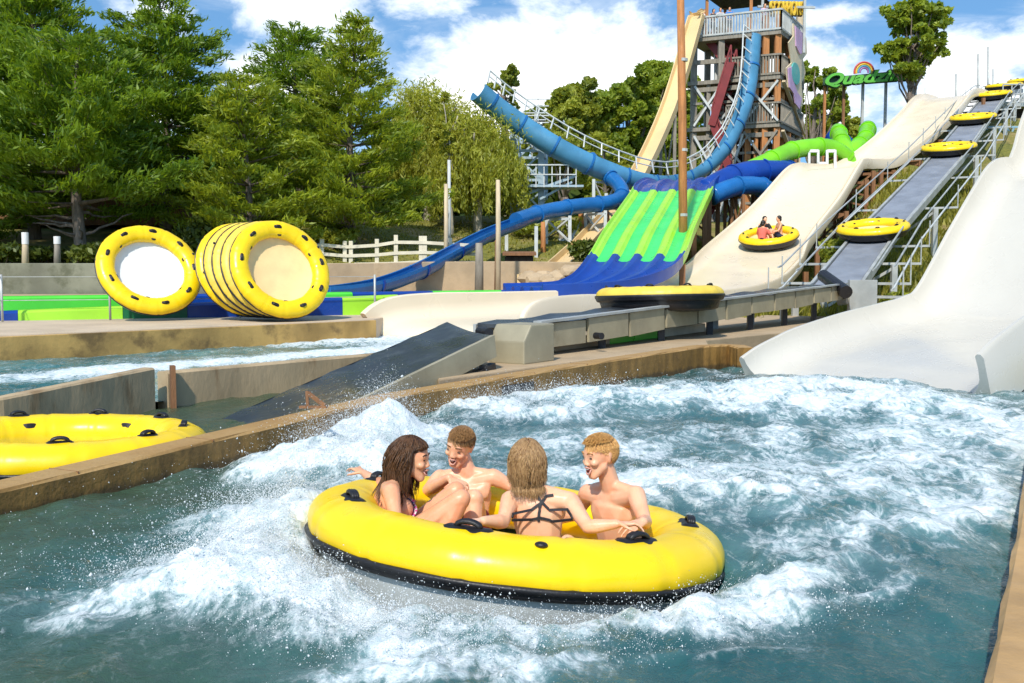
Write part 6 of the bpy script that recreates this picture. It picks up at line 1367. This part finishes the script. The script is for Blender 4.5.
# ---------------------------------------------------------------- spray
def drops(name, label, specs, seed):
    rng = np.random.default_rng(seed); C = []; S = []
    for (px, py, rx, ry, zh, n, r) in specs:
        g = G(px, py, .05); x = g.x+rng.normal(0, rx, n); y = g.y+rng.normal(0, ry, n); z = np.abs(rng.normal(0, zh, n)); s = r*np.exp(rng.normal(0, .5, n)); C.append(np.stack([x, y, z], 1)); S.append(s)
    C = np.concatenate(C); S = np.concatenate(S); ok = np.hypot(C[:, 0]-RC.x, C[:, 1]-RC.y) > 1.16
    lx = lwx(C[:, 1]); ok &= (C[:, 0] > lx-.02*C[:, 2]) ; C = C[ok]; S = S[ok]
    C[:, 2] += np.array([water_z(a, b_) for a, b_ in C[:, :2]])
    oc = np.array([(1, 0, 0), (-1, 0, 0), (0, 1, 0), (0, -1, 0), (0, 0, 1), (0, 0, -1)], float); N = len(C)
    st = RNG.normal(size=(N, 3))*.5; st[:, 2] += 1.0; st /= np.linalg.norm(st, axis=1, keepdims=True); stretch = 1+RNG.random(N)*.9
    v = oc[None]*S[:, None, None]; v = v+st[:, None, :]*np.sum(v*st[:, None, :], 2, keepdims=True)*(stretch[:, None, None]-1); v = v+C[:, None, :]
    tri = np.array([(0, 2, 4), (2, 1, 4), (1, 3, 4), (3, 0, 4), (2, 0, 5), (1, 2, 5), (3, 1, 5), (0, 3, 5)]); F = (tri[None]+np.arange(N)[:, None, None]*6).reshape(-1, 3)
    me = bpy.data.meshes.new(name); me.vertices.add(6*N); me.vertices.foreach_set('co', v.astype(np.float32).reshape(-1)); me.loops.add(3*len(F)); me.loops.foreach_set('vertex_index', F.astype(np.int32).reshape(-1)); me.polygons.add(len(F)); me.polygons.foreach_set('loop_start', np.arange(0, 3*len(F), 3, dtype=np.int32))
    try: me.polygons.foreach_set('loop_total', np.full(len(F), 3, dtype=np.int32))
    except Exception: pass
    me.update(calc_edges=True); me.polygons.foreach_set('use_smooth', np.ones(len(F), dtype=bool))
    m, nt, b = new_mat('white water drops'); b.inputs['Base Color'].default_value = (.88, .92, .93, 1); b.inputs['Roughness'].default_value = .25; b.inputs['Transmission Weight'].default_value = .25; b.inputs['IOR'].default_value = 1.33
    return tag(link(name, me, None, [m]), label, 'spray', kind='stuff')
drops('spray', 'white spray and drops thrown up around the moving raft', [(250, 565, .42, .24, .05, 9920, .00128), (300, 525, .30, .32, .10, 22000, .00128), (345, 470, .26, .40, .13, 17000, .00128), (385, 440, .30, .28, .14, 13000, .00136), (310, 590, .34, .2, .06, 12000, .00128), (200, 560, .5, .40, .11, 420, .00176), (240, 500, .5, .5, .14, 380, .00192), (120, 540, .5, .4, .10, 186, .00192),
      (370, 615, .35, .12, .05, 4960, .00120), (430, 640, .28, .14, .05, 3720, .00128), (470, 628, .4, .10, .04, 2480, .00120), (540, 628, .35, .10, .04, 1860, .00120), (650, 612, .45, .08, .04, 2170, .00120), (730, 590, .40, .14, .04, 1860, .00120), (500, 410, .5, .25, .10, 5580, .00168), (560, 400, .6, .25, .08, 3720, .00176), (685, 488, .4, .30, .05, 3100, .00144), (800, 398, 1.0, .4, .06, 3100, .00208)], 5)
# the source rafts have been copied: take them out of the scene
def drop_tree(o):
    for ch in list(o.children): drop_tree(ch)
    bpy.data.objects.remove(o)
for pr in (raftA, raftB, raftC, raftD): drop_tree(pr)
